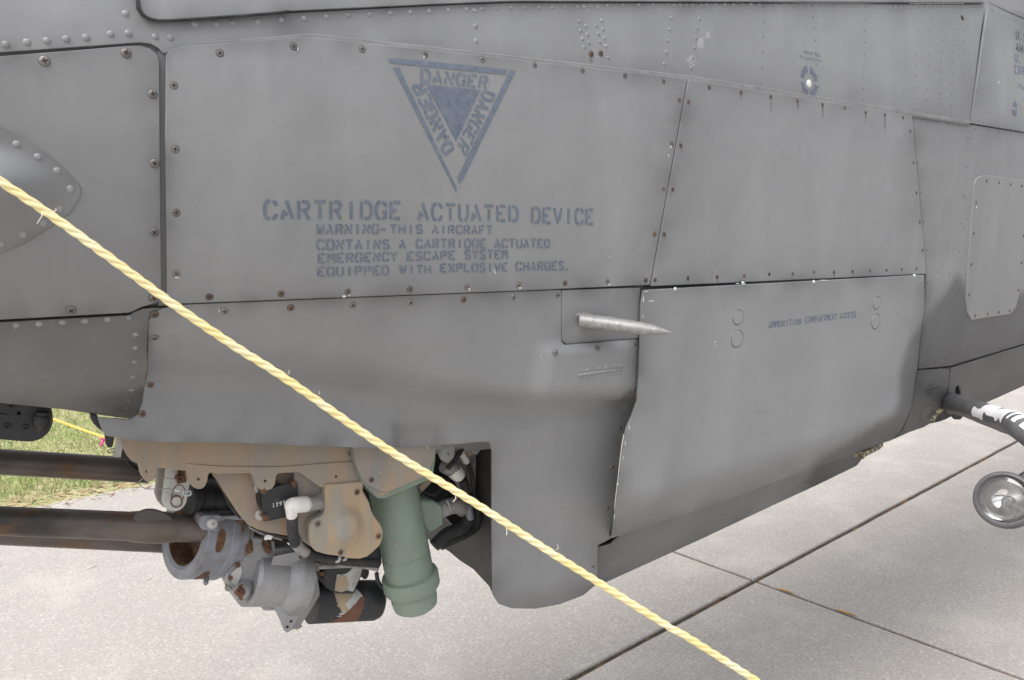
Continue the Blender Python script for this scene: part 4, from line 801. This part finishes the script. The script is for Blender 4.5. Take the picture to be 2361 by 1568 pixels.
pxtube('cable_loom', [Z3(1790, 1000) + (.3,), Z3(1850, 1150) + (.29,), Z3(1860, 1320) + (.28,), Z3(1750, 1450) + (.28,), Z3(1500, 1560) + (.28,), tl(1, 3)(1640, 330) + (.28,)], .29, 15, 'black', dm, 12)
pxtube('cable_loom', [Z3(1900, 900) + (.3,), Z3(1990, 1200) + (.3,), Z3(1960, 1420) + (.3,), Z3(1800, 1540) + (.3,), tl(1, 3)(1700, 320) + (.3,)], .3, 13, 'black', dm, 12)
pxtube('grey_sleeve', [Z3(1850, 1090) + (.275,), Z3(1870, 1200) + (.272,), Z3(1890, 1320) + (.27,)], .27, 9.5, 'blue_alloy', dm, 12)
pxtube('plug_body', [Z3(1480, 470) + (.25,), Z3(1640, 560) + (.25,)], .25, 18, 'tape', dm, 16, 0)
a = PY(*Z3(1600, 540), .25); b_ = PY(*Z3(1760, 680), .245); r2 = 17.5 * mpp(a)
lathe('plug_cap', a, b_, [(0, r2), (.5, r2 * 1.02), (.75, r2 * .92), (.92, r2 * .65), (1, r2 * .2)], 'plastic', dm, 18)
a = PY(*Z3(1720, 250), .26); b_ = PY(*Z3(1850, 450), .255); r2 = 10.5 * mpp(a)
lathe('plug_cap', a, b_, [(0, r2), (.3, r2), (.32, r2 * .85), (.55, r2 * .85), (.6, r2 * .95), (.85, r2 * .85), (1, r2 * .3)], 'plastic', dm, 14)
pxtube('plug_cable', [Z3(1845, 455) + (.255,), Z3(1900, 600) + (.26,), Z3(1930, 760) + (.265,), Z3(1940, 900) + (.27,)], .26, 5, 'black', dm, 10)
pxtube('plug_cable', [Z3(1760, 690) + (.25,), Z3(1800, 800) + (.26,), Z3(1830, 900) + (.27,)], .26, 11, 'black', dm, 10)
pxtube('hose_strap', [Z3(1780, 140) + (.23,), Z3(1720, 280) + (.225,), Z3(1600, 430) + (.22,), Z3(1530, 530) + (.22,)], .22, 6, 'black', dm, 8)

# ---- gun cradle, barrels, gearbox
GA = PY(*Z4(385, 330), .36); GB = PY(*Z4(905, 470), .375)
R1 = 108 * mpp(GA); d, u, v = frame_of(GB - GA); n = 48; V = []; Fc = []; mi = []
prof = [(-.02, .80), (0, .86), (0, .985), (.02, 1), (.58, 1), (.6, 1.03), (.75, 1.04), (.77, .99), (1, .99), (1, .7), (.1, .70), (.02, .72), (-.02, .80)]
Lg = (GB - GA).length; axis_tilt = Vector((-.93, -.22, .28)).normalized(); axd = -axis_tilt; _, u, v = frame_of(axd)
for t, rr in prof: V += [GA + axd * (t * Lg * 1.15) + (u * math.cos(6.2832 * i / n) + v * math.sin(6.2832 * i / n)) * R1 * rr for i in range(n)]
for k in range(len(prof) - 1):
    for i in range(n): j = (i + 1) % n; Fc.append((k * n + i, k * n + j, (k + 1) * n + j, (k + 1) * n + i)); mi.append(1 if k in (9, 10) else 0)
gc = new_obj('gun_cradle', mesh('gun_cradle', V, Fc, True, mi), heli, ['blue_alloy', 'rust']); gc.data.set_sharp_from_angle(angle=math.radians(35))
gc['label'] = 'grey blue clamp ring round the gun barrels'
lathe('cradle_core', GA + axd * .05, GA + axd * .13, [(0, R1 * .7), (1, R1 * .7)], 'rust', gc, 24)
bestc = max(range(64), key=lambda k: (u * math.cos(k * .0982) + v * math.sin(k * .0982)).dot((CAM - GA).normalized())) * .0982
sg = 1 if (u * math.cos(bestc + .5) + v * math.sin(bestc + .5)).z < (u * math.cos(bestc) + v * math.sin(bestc)).z else -1
for ang in (bestc + .25 * sg, bestc + 1.25 * sg):                               # rusty slots let into the band
    for uu in (u,):
        V = []; Fc = []
        for k in range(9):
            da = -.24 + .06 * k; hw = .10 * math.sqrt(max(.05, 1 - (abs(da) / .25) ** 4))
            for t in (.31 - hw, .31 + hw): V.append(GA + axd * (t * Lg * 1.15) + (u * math.cos(ang + da) + v * math.sin(ang + da)) * R1 * 1.006)
        part('rust_slot', V, [(2 * k, 2 * k + 1, 2 * k + 3, 2 * k + 2) for k in range(8)], 'rust', gc)
for k, (t, rr, m_) in enumerate(((1.01, .93, 'rust'), (1.05, .94, 'blue_alloy'), (1.13, .86, 'rust'))):
    c0 = GA + axd * (t * Lg * 1.15); lathe('clamp_ring', c0, c0 + axd * .007, [(0, R1 * rr), (1, R1 * rr)], m_, gc, 40)
for q, r_ in ((Z4(1055, 1225), 8), (Z4(705, 1140), 6), (Z4(1075, 200), 6), (Z4(1340, 240), 7)):
    a = PY(*q, .30); lathe('clamp_bolt', a + Vector((0, -.006, 0)), a + Vector((.02, .05, .01)), [(0, r_ * mpp(a) * .8), (.06, r_ * mpp(a)), (.4, r_ * mpp(a)), (1, r_ * .6 * mpp(a))], 'dusty' if r_ > 6 else 'blue_alloy', gc, 12)
def barrel(p_right, p_left, prof, name, mm='gun'): return lathe(name, p_left, p_right, prof, mm, gc, 32)
def ext(a, b_, k): return b_ + (b_ - a) * k
nr = PY(485, 1221, .30); nl = PY(0, 1201, .335); far = ext(nr, nl, 2.2); rb = 32.5 * mpp(nr)
Lall = (nr - far).length; t0 = lambda px: ((PY(px, 1210, .32) - far).length) / Lall
barrel(nr, far, [(0, rb * .80), (.6, rb * .88), (t0(285), rb * .97), (1, rb * .93)], 'barrel')
cl0, cl1 = far.lerp(nr, t0(296)), far.lerp(nr, t0(405))
lathe('barrel_collar', cl0, cl1, [(0, rb * .985), (.2, rb * 1.06), (.45, rb * 1.09), (.7, rb * 1.09), (.9, rb * 1.02), (1, rb * .97)], 'gun', gc, 32)
flat('collar_flat', ap(Z1, [(530, 1310), (570, 1260), (640, 1210), (720, 1182), (810, 1178), (890, 1190), (980, 1220), (1080, 1270), (1150, 1345), (1080, 1430), (930, 1485), (780, 1488), (700, 1455), (610, 1400)]), .2855, .006, 'collar', gc, bevel=2)
ur = PY(345, 1086, .475); ul = PY(0, 1065, .50); ufar = ext(ur, ul, 3.2); ru = 28.5 * mpp(ur)
barrel(ur, ufar, [(0, ru * .85), (.7, ru * .95), (1, ru)], 'barrel')
tr_ = PY(420, 1250, .47); tl_ = PY(0, 1228, .49); barrel(tr_, ext(tr_, tl_, 2.6), [(0, ru * .8), (1, ru * .95)], 'barrel')
pxtube('barrel_strap', [Z1(450, 410) + (.44,), Z1(480, 470) + (.435,), Z1(560, 520) + (.435,), Z1(650, 560) + (.44,)], .44, 5, 'black', gc, 8)
flat('gun_receiver', [(425, 1030), (870, 1030), (885, 1285), (800, 1292), (720, 1280), (640, 1255), (560, 1245), (500, 1215), (470, 1190), (425, 1185)], .43, .08, 'black_metal', gc, bevel=3)
# recoil boot
a = PY(*Z1(1330, 1000), .30); b_ = PY(*Z1(2250, 960), .33); r3 = 39 * mpp(a)
lathe('recoil_boot', a, b_, [(0, r3 * .6), (.03, r3 * .92), (.06, r3 * .98), (.08, r3 * .86), (.11, r3 * .86), (.13, r3 * .99), (.16, r3 * .99), (.18, r3 * .87), (.21, r3 * .87), (.23, r3), (.36, r3 * 1.02), (.38, r3 * .93), (1, r3 * .9)], 'black', gc, 28)
# pale clevis with pin and lanyard
flat('clevis_plate', ap(Z1, [(920, 400), (900, 770), (880, 930), (920, 1040), (1000, 1125), (1080, 1100), (1080, 400)]), .235, .012, 'dusty', gm, bevel=2)
flat('clevis_plate', ap(Z1, [(1085, 420), (1075, 530), (1060, 560), (1040, 700), (1015, 900), (1000, 1000), (1000, 1080), (1040, 1145), (1110, 1182), (1180, 1190), (1250, 1170), (1300, 1130), (1345, 1060), (1400, 760), (1420, 420)]), .205, .016, 'pale_alloy', gm, bevel=1.5)
a = PY(*Z1(1200, 1042), .195); lathe('clevis_pin', a, a + Vector((0, .04, 0)), [(0, 10.5 * mpp(a)), (.05, 12 * mpp(a)), (1, 12 * mpp(a))], 'pale_alloy', gm, 20)
tube('pin_ring', [PY(*Z1(1200 + 90 * math.cos(t), 1042 + 90 * math.sin(t)), .193) for t in [k * .3142 for k in range(20)]], .0013, 'rust', gm, 6, True)
pxtube('bail_wire', [Z1(1115, 1030), Z1(1130, 920), Z1(1160, 840), Z1(1215, 785), Z1(1280, 790), Z1(1325, 850), Z1(1315, 940), Z1(1290, 1020)], .19, 1.3, 'rust', gm, 6)
a = PY(*Z1(1250, 695), .19); lathe('rusty_nut', a, a + Vector((0, .02, 0)), [(0, 7.6 * mpp(a)), (1, 8 * mpp(a))], 'rust', gm, 6, smooth=False)
flat('nut_recess', circ(*Z1(1250, 695), 4, 10), .1895, .001, 'recess', gm, bevel=.3)
flat('nut_sleeve', ap(Z1, [(1235, 560), (1340, 555), (1350, 740), (1215, 760)]), .20, .004, 'rust', gm, bevel=1)
pxtube('lanyard', [Z1(1170, 690), Z1(1050, 685), Z1(900, 655), Z1(760, 650), Z1(660, 690), Z1(615, 740), Z1(640, 800), Z1(740, 845), Z1(900, 845), Z1(1040, 840), Z1(1180, 865), Z1(1250, 885)], .185, 1.1, 'tape', gm, 6)
for k in range(3): tube('split_ring', [PY(*Z1(1365 + 68 * math.cos(t), 912 + 12 * k - 12 + 36 * math.sin(t)), .186 - .002 * k) for t in [j * .4488 for j in range(14)]], .0008, 'zinc', gm, 6, True)
flat('crimp_sleeve', ap(Z1, [(1175, 858), (1250, 880), (1245, 895), (1172, 875)]), .183, .003, 'plastic', gm, bevel=.4)
# lug bracket and bolt
flat('cradle_lug', ap(Z1, [(1575, 1290), (1640, 1270), (1850, 1270), (1900, 1275), (1860, 1320), (1840, 1420), (1830, 1500), (1610, 1480), (1570, 1420)]), .25, .05, 'blue_alloy', gc, bevel=1.5)
a = PY(*Z1(1755, 1380), .245); lathe('lug_bolt', a + Vector((0, -.008, 0)), a + Vector((0, .03, 0)), [(0, 9 * mpp(a)), (.06, 11.6 * mpp(a)), (1, 11.6 * mpp(a))], 'pale_alloy', gc, 22)
flat('bolt_socket', circ(*Z1(1778, 1392), 4.4, 8), .236, .001, 'cast', gc, bevel=.3)
flat('cradle_strap', ap(Z1, [(1850, 1280), (2260, 1265), (2300, 1330), (2150, 1330), (1980, 1310), (1870, 1360)]), .27, .03, 'blue_alloy', gc)
flat('rusty_link', ap(Z4, [(1185, 140), (1280, 120), (1330, 200), (1320, 330), (1260, 380), (1200, 360), (1150, 330)]), .285, .03, 'rust', gc)
flat('rusty_link', ap(Z4, [(1290, 290), (1480, 320), (1640, 400), (1500, 420), (1300, 430), (1250, 520), (1200, 580), (1190, 480)]), .40, .03, 'rust', gc)
# cast gearbox
gb = flat('gearbox', ap(Z4, [(1325, 435), (1400, 425), (1780, 505), (1800, 620), (2060, 620), (2200, 800), (2300, 1000), (2352, 1180), (2352, 1560), (1640, 1560), (1620, 1505), (1290, 1505), (1240, 1450), (1190, 1330), (1130, 1240), (1070, 1140), (1060, 1020), (1110, 900), (1200, 740), (1270, 560)]), .295, .09, 'cast', heli, bevel=4)
gb['label'] = 'grey cast alloy gearbox with rusty bolts'
a = PY(*Z4(1400, 1060), .32); b_ = PY(*Z4(2060, 1100), .32); r4 = 63 * mpp(a)
lathe('gearbox_barrel', a, b_, [(0, r4 * .88), (.08, r4), (.72, r4 * 1.0), (.78, r4 * 1.12), (.95, r4 * 1.28), (1, r4 * 1.3), (1.25, r4 * 1.25)], 'cast', gb, 36)
def prism(name, outline, Y, vec, m, parent):
    A_ = [PY(*q, Y) for q in outline]; n_ = len(A_); V = A_ + [p + vec for p in A_]; me = mesh(name, V, [tuple(range(n_)), tuple(range(2 * n_ - 1, n_ - 1, -1))] + [(k, (k + 1) % n_, n_ + (k + 1) % n_, n_ + k) for k in range(n_)])
    o = new_obj(name, me, parent, [m]); b = o.modifiers.new('bevel', 'BEVEL'); b.width = .004; b.segments = 2; b.limit_method = 'ANGLE'; return o
prism('gearbox_flange', ap(Z5, [(240, 520), (300, 535), (330, 560), (345, 690), (385, 850), (425, 1010), (422, 1060), (320, 1230), (205, 1385), (190, 1440), (150, 1465), (115, 1440), (60, 1295), (-60, 1100), (-80, 800), (0, 560)]), .28, PY(*Z5(540, 1005), .295) - PY(*Z5(428, 1030), .28), 'cast', gb)
for q in ((388, 1030), (150, 1412), (195, 1345), (308, 570)): place('flange_hole', dome_mesh('hole', 8, .1, 'recess'), Z5(*q), lambda X, Z: .2785, .0032, gb)
for q in ((1395, 595), (1690, 600)):
    a = PY(*Z4(*q), .285); lathe('gearbox_bolt', a + Vector((0, -.008, -.006)), a + Vector((0, .014, .012)), [(0, 7 * mpp(a)), (.1, 8.5 * mpp(a)), (.5, 8.5 * mpp(a)), (.52, 10.5 * mpp(a)), (1, 10.5 * mpp(a))], 'rust', gb, 14)
flat('side_cover', ap(Z4, [(1270, 880), (1285, 960), (1260, 1060), (1220, 1150), (1185, 1180), (1150, 1150), (1120, 1060), (1130, 1000), (1220, 920)]), .288, .006, 'pale_alloy', gb)
for q in ((1220, 865), (1105, 1070)): place('cover_bolt', RUST_RIVET, Z4(*q), lambda X, Z: .286, .0052, gb)
a = PY(*Z4(1275, 1290), .278); lathe('shaft_boss', a, a + Vector((.03, .05, 0)), [(0, 17 * mpp(a)), (.1, 20 * mpp(a)), (1, 22 * mpp(a))], 'cast', gb, 20)
flat('shaft_bore', circ(*Z4(1275, 1290), 9, 14, 19), .2765, .001, 'rust', gb, bevel=.4)
lathe('shaft_stub', PY(*Z4(1190, 1290), .235), PY(*Z4(1290, 1285), .29), [(0, .004), (.3, .0045), (.35, .008), (1, .010)], 'redbrown', gb, 14)
# black canister and strut with peeling paint
a = PY(*Z5(430, 1110), .345); b_ = PY(*Z5(1262, 1085), .345); r5 = 47.5 * mpp(a)
cn = lathe('hydraulic_canister', a, b_, [(0, r5 * 1.02), (.62, r5 * 1.0), (.625, r5 * .97), (.64, r5 * 1.0), (.9, r5 * 1.0), (.97, r5 * .9), (1, r5 * .72)], 'black_metal', gb, 40)
V = []; Fc = []; dcn, ucn, vcn = frame_of(b_ - a); n = 16                      # peeled area wraps the near side
def wrap(name, lo, hi, a0, a1, m_, rr=1.012):
    V = []; Fc = []; na = 22
    for k in range(na + 1):
        an = a0 + (a1 - a0) * k / na; w1 = .018 * noise.noise(Vector((k * .9, 2, rr * 40))); w2 = .022 * noise.noise(Vector((k * .8, 7, rr * 40)))
        for t in (lo(k / na) + w1, hi(k / na) + w2): V.append(a.lerp(b_, t) + (ucn * math.cos(an) + vcn * math.sin(an)) * r5 * rr)
    Fc = [(2 * k, 2 * k + 1, 2 * k + 3, 2 * k + 2) for k in range(na)]
    part(name, V, Fc, m_, gb, True)
# find the angle that faces the camera
best = max(range(64), key=lambda k: (ucn * math.cos(k * .0982) + vcn * math.sin(k * .0982)).dot((CAM - a).normalized())); A0 = best * .0982
sgn = 1 if (ucn * math.cos(A0 + .5) + vcn * math.sin(A0 + .5)).z < (ucn * math.cos(A0) + vcn * math.sin(A0)).z else -1
wrap('peeled_primer', lambda s: .16 + .1 * s, lambda s: .52 - .05 * s + .1 * math.sin(5 * s), A0 - .6 * sgn, A0 + .8 * sgn, 'pale_alloy', 1.008)
wrap('tan_patch', lambda s: .2 + .08 * s, lambda s: .42 + .05 * math.sin(7 * s), A0 - .5 * sgn, A0 + .5 * sgn, 'ochre_light', 1.016)
wrap('oxide_patch', lambda s: .58 - .38 * s, lambda s: .64 - .04 * s, A0 - .15 * sgn, A0 + 1.3 * sgn, 'redbrown', 1.024)
wrap('black_patch', lambda s: .10 + .02 * s, lambda s: .26 + .06 * math.sin(6 * s), A0 + .25 * sgn, A0 + 1.2 * sgn, 'black_metal', 1.03)
flat('canister_strut', ap(Z5, [(640, 600), (700, 640), (960, 690), (1060, 690), (1090, 700), (1030, 800), (985, 905), (945, 1000), (720, 990), (620, 930), (585, 850), (600, 740)]), .30, .05, 'black_metal', gb, bevel=3)
flat('strut_peel', ap(Z5, [(750, 780), (800, 780), (860, 770), (900, 740), (950, 690), (1055, 695), (1030, 790), (980, 905), (940, 985), (870, 965), (800, 990), (720, 970), (740, 860)]), .2985, .001, 'pale_alloy', gb, bevel=.4)
flat('strut_tan', ap(Z5, [(740, 830), (800, 785), (860, 800), (870, 870), (890, 900), (870, 960), (800, 985), (722, 965)]), .2972, .001, 'ochre_light', gb, bevel=.4)
flat('strut_end', circ(*Z5(1085, 745), 9, 14, 17), .31, .04, 'black_metal', gb)
# ---- left sensor bracket, tab, small alloy bracket
def slot1(): return ap(Z7, [(-420, 170), (0, 240), (100, 256), (178, 266), (0, 264), (-420, 250)])
br = flat('sensor_bracket', ap(Z7, [(-900, -40), (0, 60), (300, 100), (530, 140), (690, 170), (705, 250), (715, 320), (710, 380), (690, 445), (650, 510), (600, 560), (540, 598), (470, 620), (400, 630), (370, 630), (0, 597), (-900, 540)]), .26, .05, 'black_metal', heli, holes=[slot1(), ap(Z7, [(224, 272), (232, 235), (245, 218), (262, 216), (282, 235), (290, 275)])], bevel=1.5, edge_res=9)
for q in ((97, 428), (347, 440), (152, 140)):
    p = PY(*Z7(*q), .258); tube('socket_bolt', [p + Vector((.0042 * math.cos(t), 0, .0042 * math.sin(t))) for t in [k * .6283 for k in range(10)]], .0017, 'black_metal', br, 6, True)
lathe('cable_connector', PY(*Z7(585, 235), .25), PY(*Z7(560, 480), .25), [(0, .0115), (.18, .0115), (.2, .014), (.3, .015), (.72, .014), (.75, .010), (1, .0095)], 'black', br, 16)
flat('cowl_front_frame', ap(Z7, [(1240, 270), (1330, 290), (1395, 495), (1330, 440), (1280, 385), (1250, 330)]), .09, .02, 'black_metal', heli)
flat('rubber_tab', ap(Z1, [(95, -60), (210, -60), (212, 40), (205, 110), (185, 175), (165, 190), (135, 188), (115, 160), (100, 60)]), .16, .012, 'black', heli, bevel=2)
flat('front_bracket', ap(Z1, [(275, 40), (310, 55), (340, 180), (350, 200), (325, 350), (230, 345), (260, 200)]), .3, .02, 'pale_alloy', heli)
flat('front_block', ap(Z1, [(345, 180), (450, 300), (520, 420), (640, 470), (640, 520), (440, 380), (320, 360)]), .33, .03, 'black_metal', heli)
pxtube('wire_loop', [Z1(240, 205), Z1(180, 215), Z1(125, 245), Z1(120, 270), Z1(160, 275), Z1(240, 262)], .3, .8, 'black', heli, 5)

YO = 0.0
# ---- skid gear: front cross tube bends out and down to the near skid
ct_pts = [PY(2160, 922, .22), PY(2198, 930, .06), PY(2236, 941, -.04), PY(2273, 955, -.14), PY(2318, 971, -.25), PY(2363, 992, -.36)]
q = ct_pts[-1]; ct_pts += [q + Vector((.0, -.14, -.10)), q + Vector((0, -.24, -.24)), Vector((q.x, q.y - .31, .30)), Vector((q.x, q.y - .34, .055))]
ctb = tube('cross_tube', spline(ct_pts, 6), .0325, 'tubepaint', heli, 28)
dt = spline(ct_pts, 6); k1 = 11
def wraptube(name, i0, i1, a0, a1, m_, rr, jag):
    V = []; Fc = []; na = 14; idx = [i0 + (i1 - i0) * k / 20 for k in range(21)]
    for t in idx:
        i = int(t); f_ = t - i; p = dt[i].lerp(dt[i + 1], f_); dd = (dt[i + 1] - dt[i]).normalized()
        side_ = (CAM - p); side_ = (side_ - dd * side_.dot(dd)).normalized(); oth = dd.cross(side_)
        if oth.z < 0: oth = -oth
        w0 = a0 + jag * noise.noise(Vector((t * 1.1, 1, rr * 50))); w1_ = a1 + jag * noise.noise(Vector((t * 1.3, 5, rr * 50)))
        for k in range(na + 1):
            an = w0 + (w1_ - w0) * k / na; V.append(p + (side_ * math.cos(an) + oth * math.sin(an)) * .0325 * rr)
    for r_ in range(20):
        for k in range(na): s = r_ * (na + 1) + k; Fc.append((s, s + 1, s + na + 2, s + na + 1))
    part(name, V, Fc, m_, ctb, True)
wraptube('sunlit_torn_film', 19.5, 36, -.05, 1.45, 'sunlit_torn', 1.02, .55)  # white film also paints in the sun stripe along the tube's upper side
wraptube('sunlit_torn_film', 17.2, 21, -.55, .25, 'sunlit_torn', 1.014, .25)
lathe('tube_clamp', dt[13], dt[13] + (dt[14] - dt[13]).normalized() * .004, [(0, .0332), (1, .0332)], 'tubepaint', ctb, 28)
skx = q.x
sk_pts = [Vector((skx - .75, q.y - .34, .16)), Vector((skx - .62, q.y - .34, .075)), Vector((skx - .4, q.y - .34, .040)), Vector((skx, q.y - .34, .036)), Vector((skx + 2.8, q.y - .34, .036))]
tube('skid_tube', spline(sk_pts, 5), .036, 'tubepaint', heli, 18)
# ---- landing light on an arm under the belly
lc = PD(*Z6(838, 1150), 1.95); face = ((CAM - lc).normalized() * .93 + RT * -.20 + Vector((0, 0, .10))).normalized()
rr = 65 * mpp(lc)
def lring(prof, m_, name, par, n=40): return lathe(name, lc - face * .1, lc + face * .1, [(.5 + z / .2, r_) for z, r_ in prof], m_, par, n)
def opened(o):                               # drop the end caps of a lathe
    me = o.data; import bmesh
    bm = bmesh.new(); bm.from_mesh(me); bmesh.ops.delete(bm, geom=[f for f in bm.faces if len(f.verts) > 4], context='FACES'); bm.to_mesh(me); bm.free(); return o
ll = opened(lring([(0.004, rr * .79), (.012, rr * .82), (.016, rr * .88), (.014, rr * .95), (.010, rr * .97), (.008, rr * 1.0), (-.008, rr * 1.0), (-.012, rr * .93), (-.045, rr * .80), (-.07, rr * .5), (-.075, rr * .02)], 'tubepaint', 'landing_light', heli))
opened(lring([(.004, rr * .80), (-.012, rr * .74), (-.026, rr * .6), (-.036, rr * .4), (-.040, rr * .2), (-.041, rr * .03)], 'mirror', 'reflector', ll))
opened(lring([(.0045, rr * .80), (.010, rr * .6), (.013, rr * .3), (.014, rr * .02)], 'glass', 'lens', ll))
lathe('bulb', lc - face * .040, lc - face * .012, [(0, rr * .10), (.4, rr * .10), (.45, rr * .13), (.75, rr * .12), (1, rr * .04)], 'bare', ll, 12)
_, u2, v2 = frame_of(face)
tube('filament_support', [lc - face * .014 + u2 * rr * .12, lc - face * .006 + u2 * rr * .3 + v2 * rr * .1, lc - face * .012 + u2 * rr * .5 + v2 * rr * .28], .001, 'bare', ll, 6)
ar = [lc - face * .03 + UP * rr * .75 + RT * rr * .45, lc - face * .03 + UP * rr * 1.25 + RT * rr * 1.1, PD(2410, 1020, 1.97), ct_pts[6]]
tube('light_arm', spline(ar, 5), .012, 'black_metal', ll, 12)

# ================================================================== barrier ropes
def rope(name, pts, R, pitch, m, step=.0035):
    path = spline(pts, 24); L = [0.]
    for a_, b_ in zip(path, path[1:]): L.append(L[-1] + (b_ - a_).length)
    P = []; k = 0; s = 0
    while s < L[-1]:
        while L[k + 1] < s: k += 1
        P.append((path[k].lerp(path[k + 1], (s - L[k]) / (L[k + 1] - L[k])), s)); s += step
    strands = []
    for st in range(3):
        q = []
        for i, (p, s) in enumerate(P):
            d = (P[min(i + 1, len(P) - 1)][0] - P[max(i - 1, 0)][0]).normalized(); _, u, v = frame_of(d); t = -2 * math.pi * s / pitch + st * 2.0944 + .9 * noise.noise(Vector((s * 5, 0, 9)))
            jit = 1 + .16 * noise.noise(Vector((s * 60, st * 3, 0)))
            q.append(p + (u * math.cos(t) + v * math.sin(t)) * R * .44 * jit)
        strands.append(tube('strand', q, R * .60, m, None, 9))
    return P, strands
rp_px = [(-260, 250, .665), (0, 418, .70), (120, 498, .715), (250, 592, .73), (400, 702, .75), (545, 801, .77), (660, 874, .785), (885, 1030, .815), (1100, 1163, .84), (1250, 1261, .858), (1380, 1343, .872), (1545, 1447, .89), (1745, 1570, .915)]
pp = [PD(*q) for q in rp_px]; dirv = (pp[-1] - pp[-2]).normalized(); last = pp[-1]
t_end = (last.z - .02) / -dirv.z; pp += [last + dirv * t_end * .5 + Vector((0, 0, -.02)), last + dirv * t_end]
d0 = (pp[0] - pp[1]).normalized(); pp = [pp[0] + d0 * .5] + pp
nrope = thing('barrier_rope', 'pale yellow twisted barrier rope stretched close in front of the helicopter', 'rope', tuple(pp[-1]))
P, st = rope('barrier_rope', pp, .0042, .044, 'rope')
for o in st: o.parent = nrope; o.matrix_parent_inverse = Matrix.Translation(-nrope.location)
for x, y, dx, dy, c_, dep in ((97, 488, -12, 28, 5, .70), (120, 488, 8, -8, 6, .70), (664, 862, 2, -9, 3, .78), (1046, 1128, 8, 6, 4, .83), (1050, 1145, -6, 12, 4, .83), (1282, 1268, 3, -12, 4, .855), (1166, 1216, 2, 18, 2, .85), (735, 908, 2, -6, 1, .79)):
    tube('frayed_fibre', spline([PD(x, y, dep), PD(x + dx * .5 + c_, y + dy * .4, dep - .004), PD(x + dx, y + dy, dep - .006)], 5), .00033, 'fibre', nrope, 5)
for c_ in nrope.children:
    if c_.name.startswith('frayed'): c_.matrix_parent_inverse = Matrix.Translation(-nrope.location)
a_, b_ = PD(*Z7(715, 325), 3.9), PD(*Z7(1590, 650), 3.7); dd = (b_ - a_).normalized()
e0 = a_ - dd * 2.2; fend = PG(570, 1185, .01)
frope = thing('far_barrier_rope', 'orange yellow twisted rope strung over the lawn behind the gun', 'rope', tuple(fend))
P, st = rope('far_barrier_rope', [e0, a_, b_, b_.lerp(fend, .5) + Vector((0, 0, .02)), fend], .0065, .06, 'far_rope', .008)
for o in st: o.parent = frope; o.matrix_parent_inverse = Matrix.Translation(-frope.location)
c0 = PD(*Z7(1425, 592), 3.72)
rbn = lathe('ribbon', c0 - dd * .016, c0 + dd * .016, [(0, .010), (.3, .0115), (.6, .0095), (1, .011)], 'pink', None, 10)
thing('', 'bright pink ribbon knotted on the far yellow rope', 'ribbon', o=rbn)
tube('ribbon_tail', [c0, c0 + Vector((-.01, -.012, -.012)), c0 + Vector((-.02, -.014, -.032))], [.004, .007, .005], 'pink', rbn, 6)

# children of the helicopter keep their world place
bpy.context.view_layer.update()
def fix(o, par_mw):
    for c_ in o.children:
        fix(c_, par_mw)
for o in heli.children: o.matrix_parent_inverse = HI
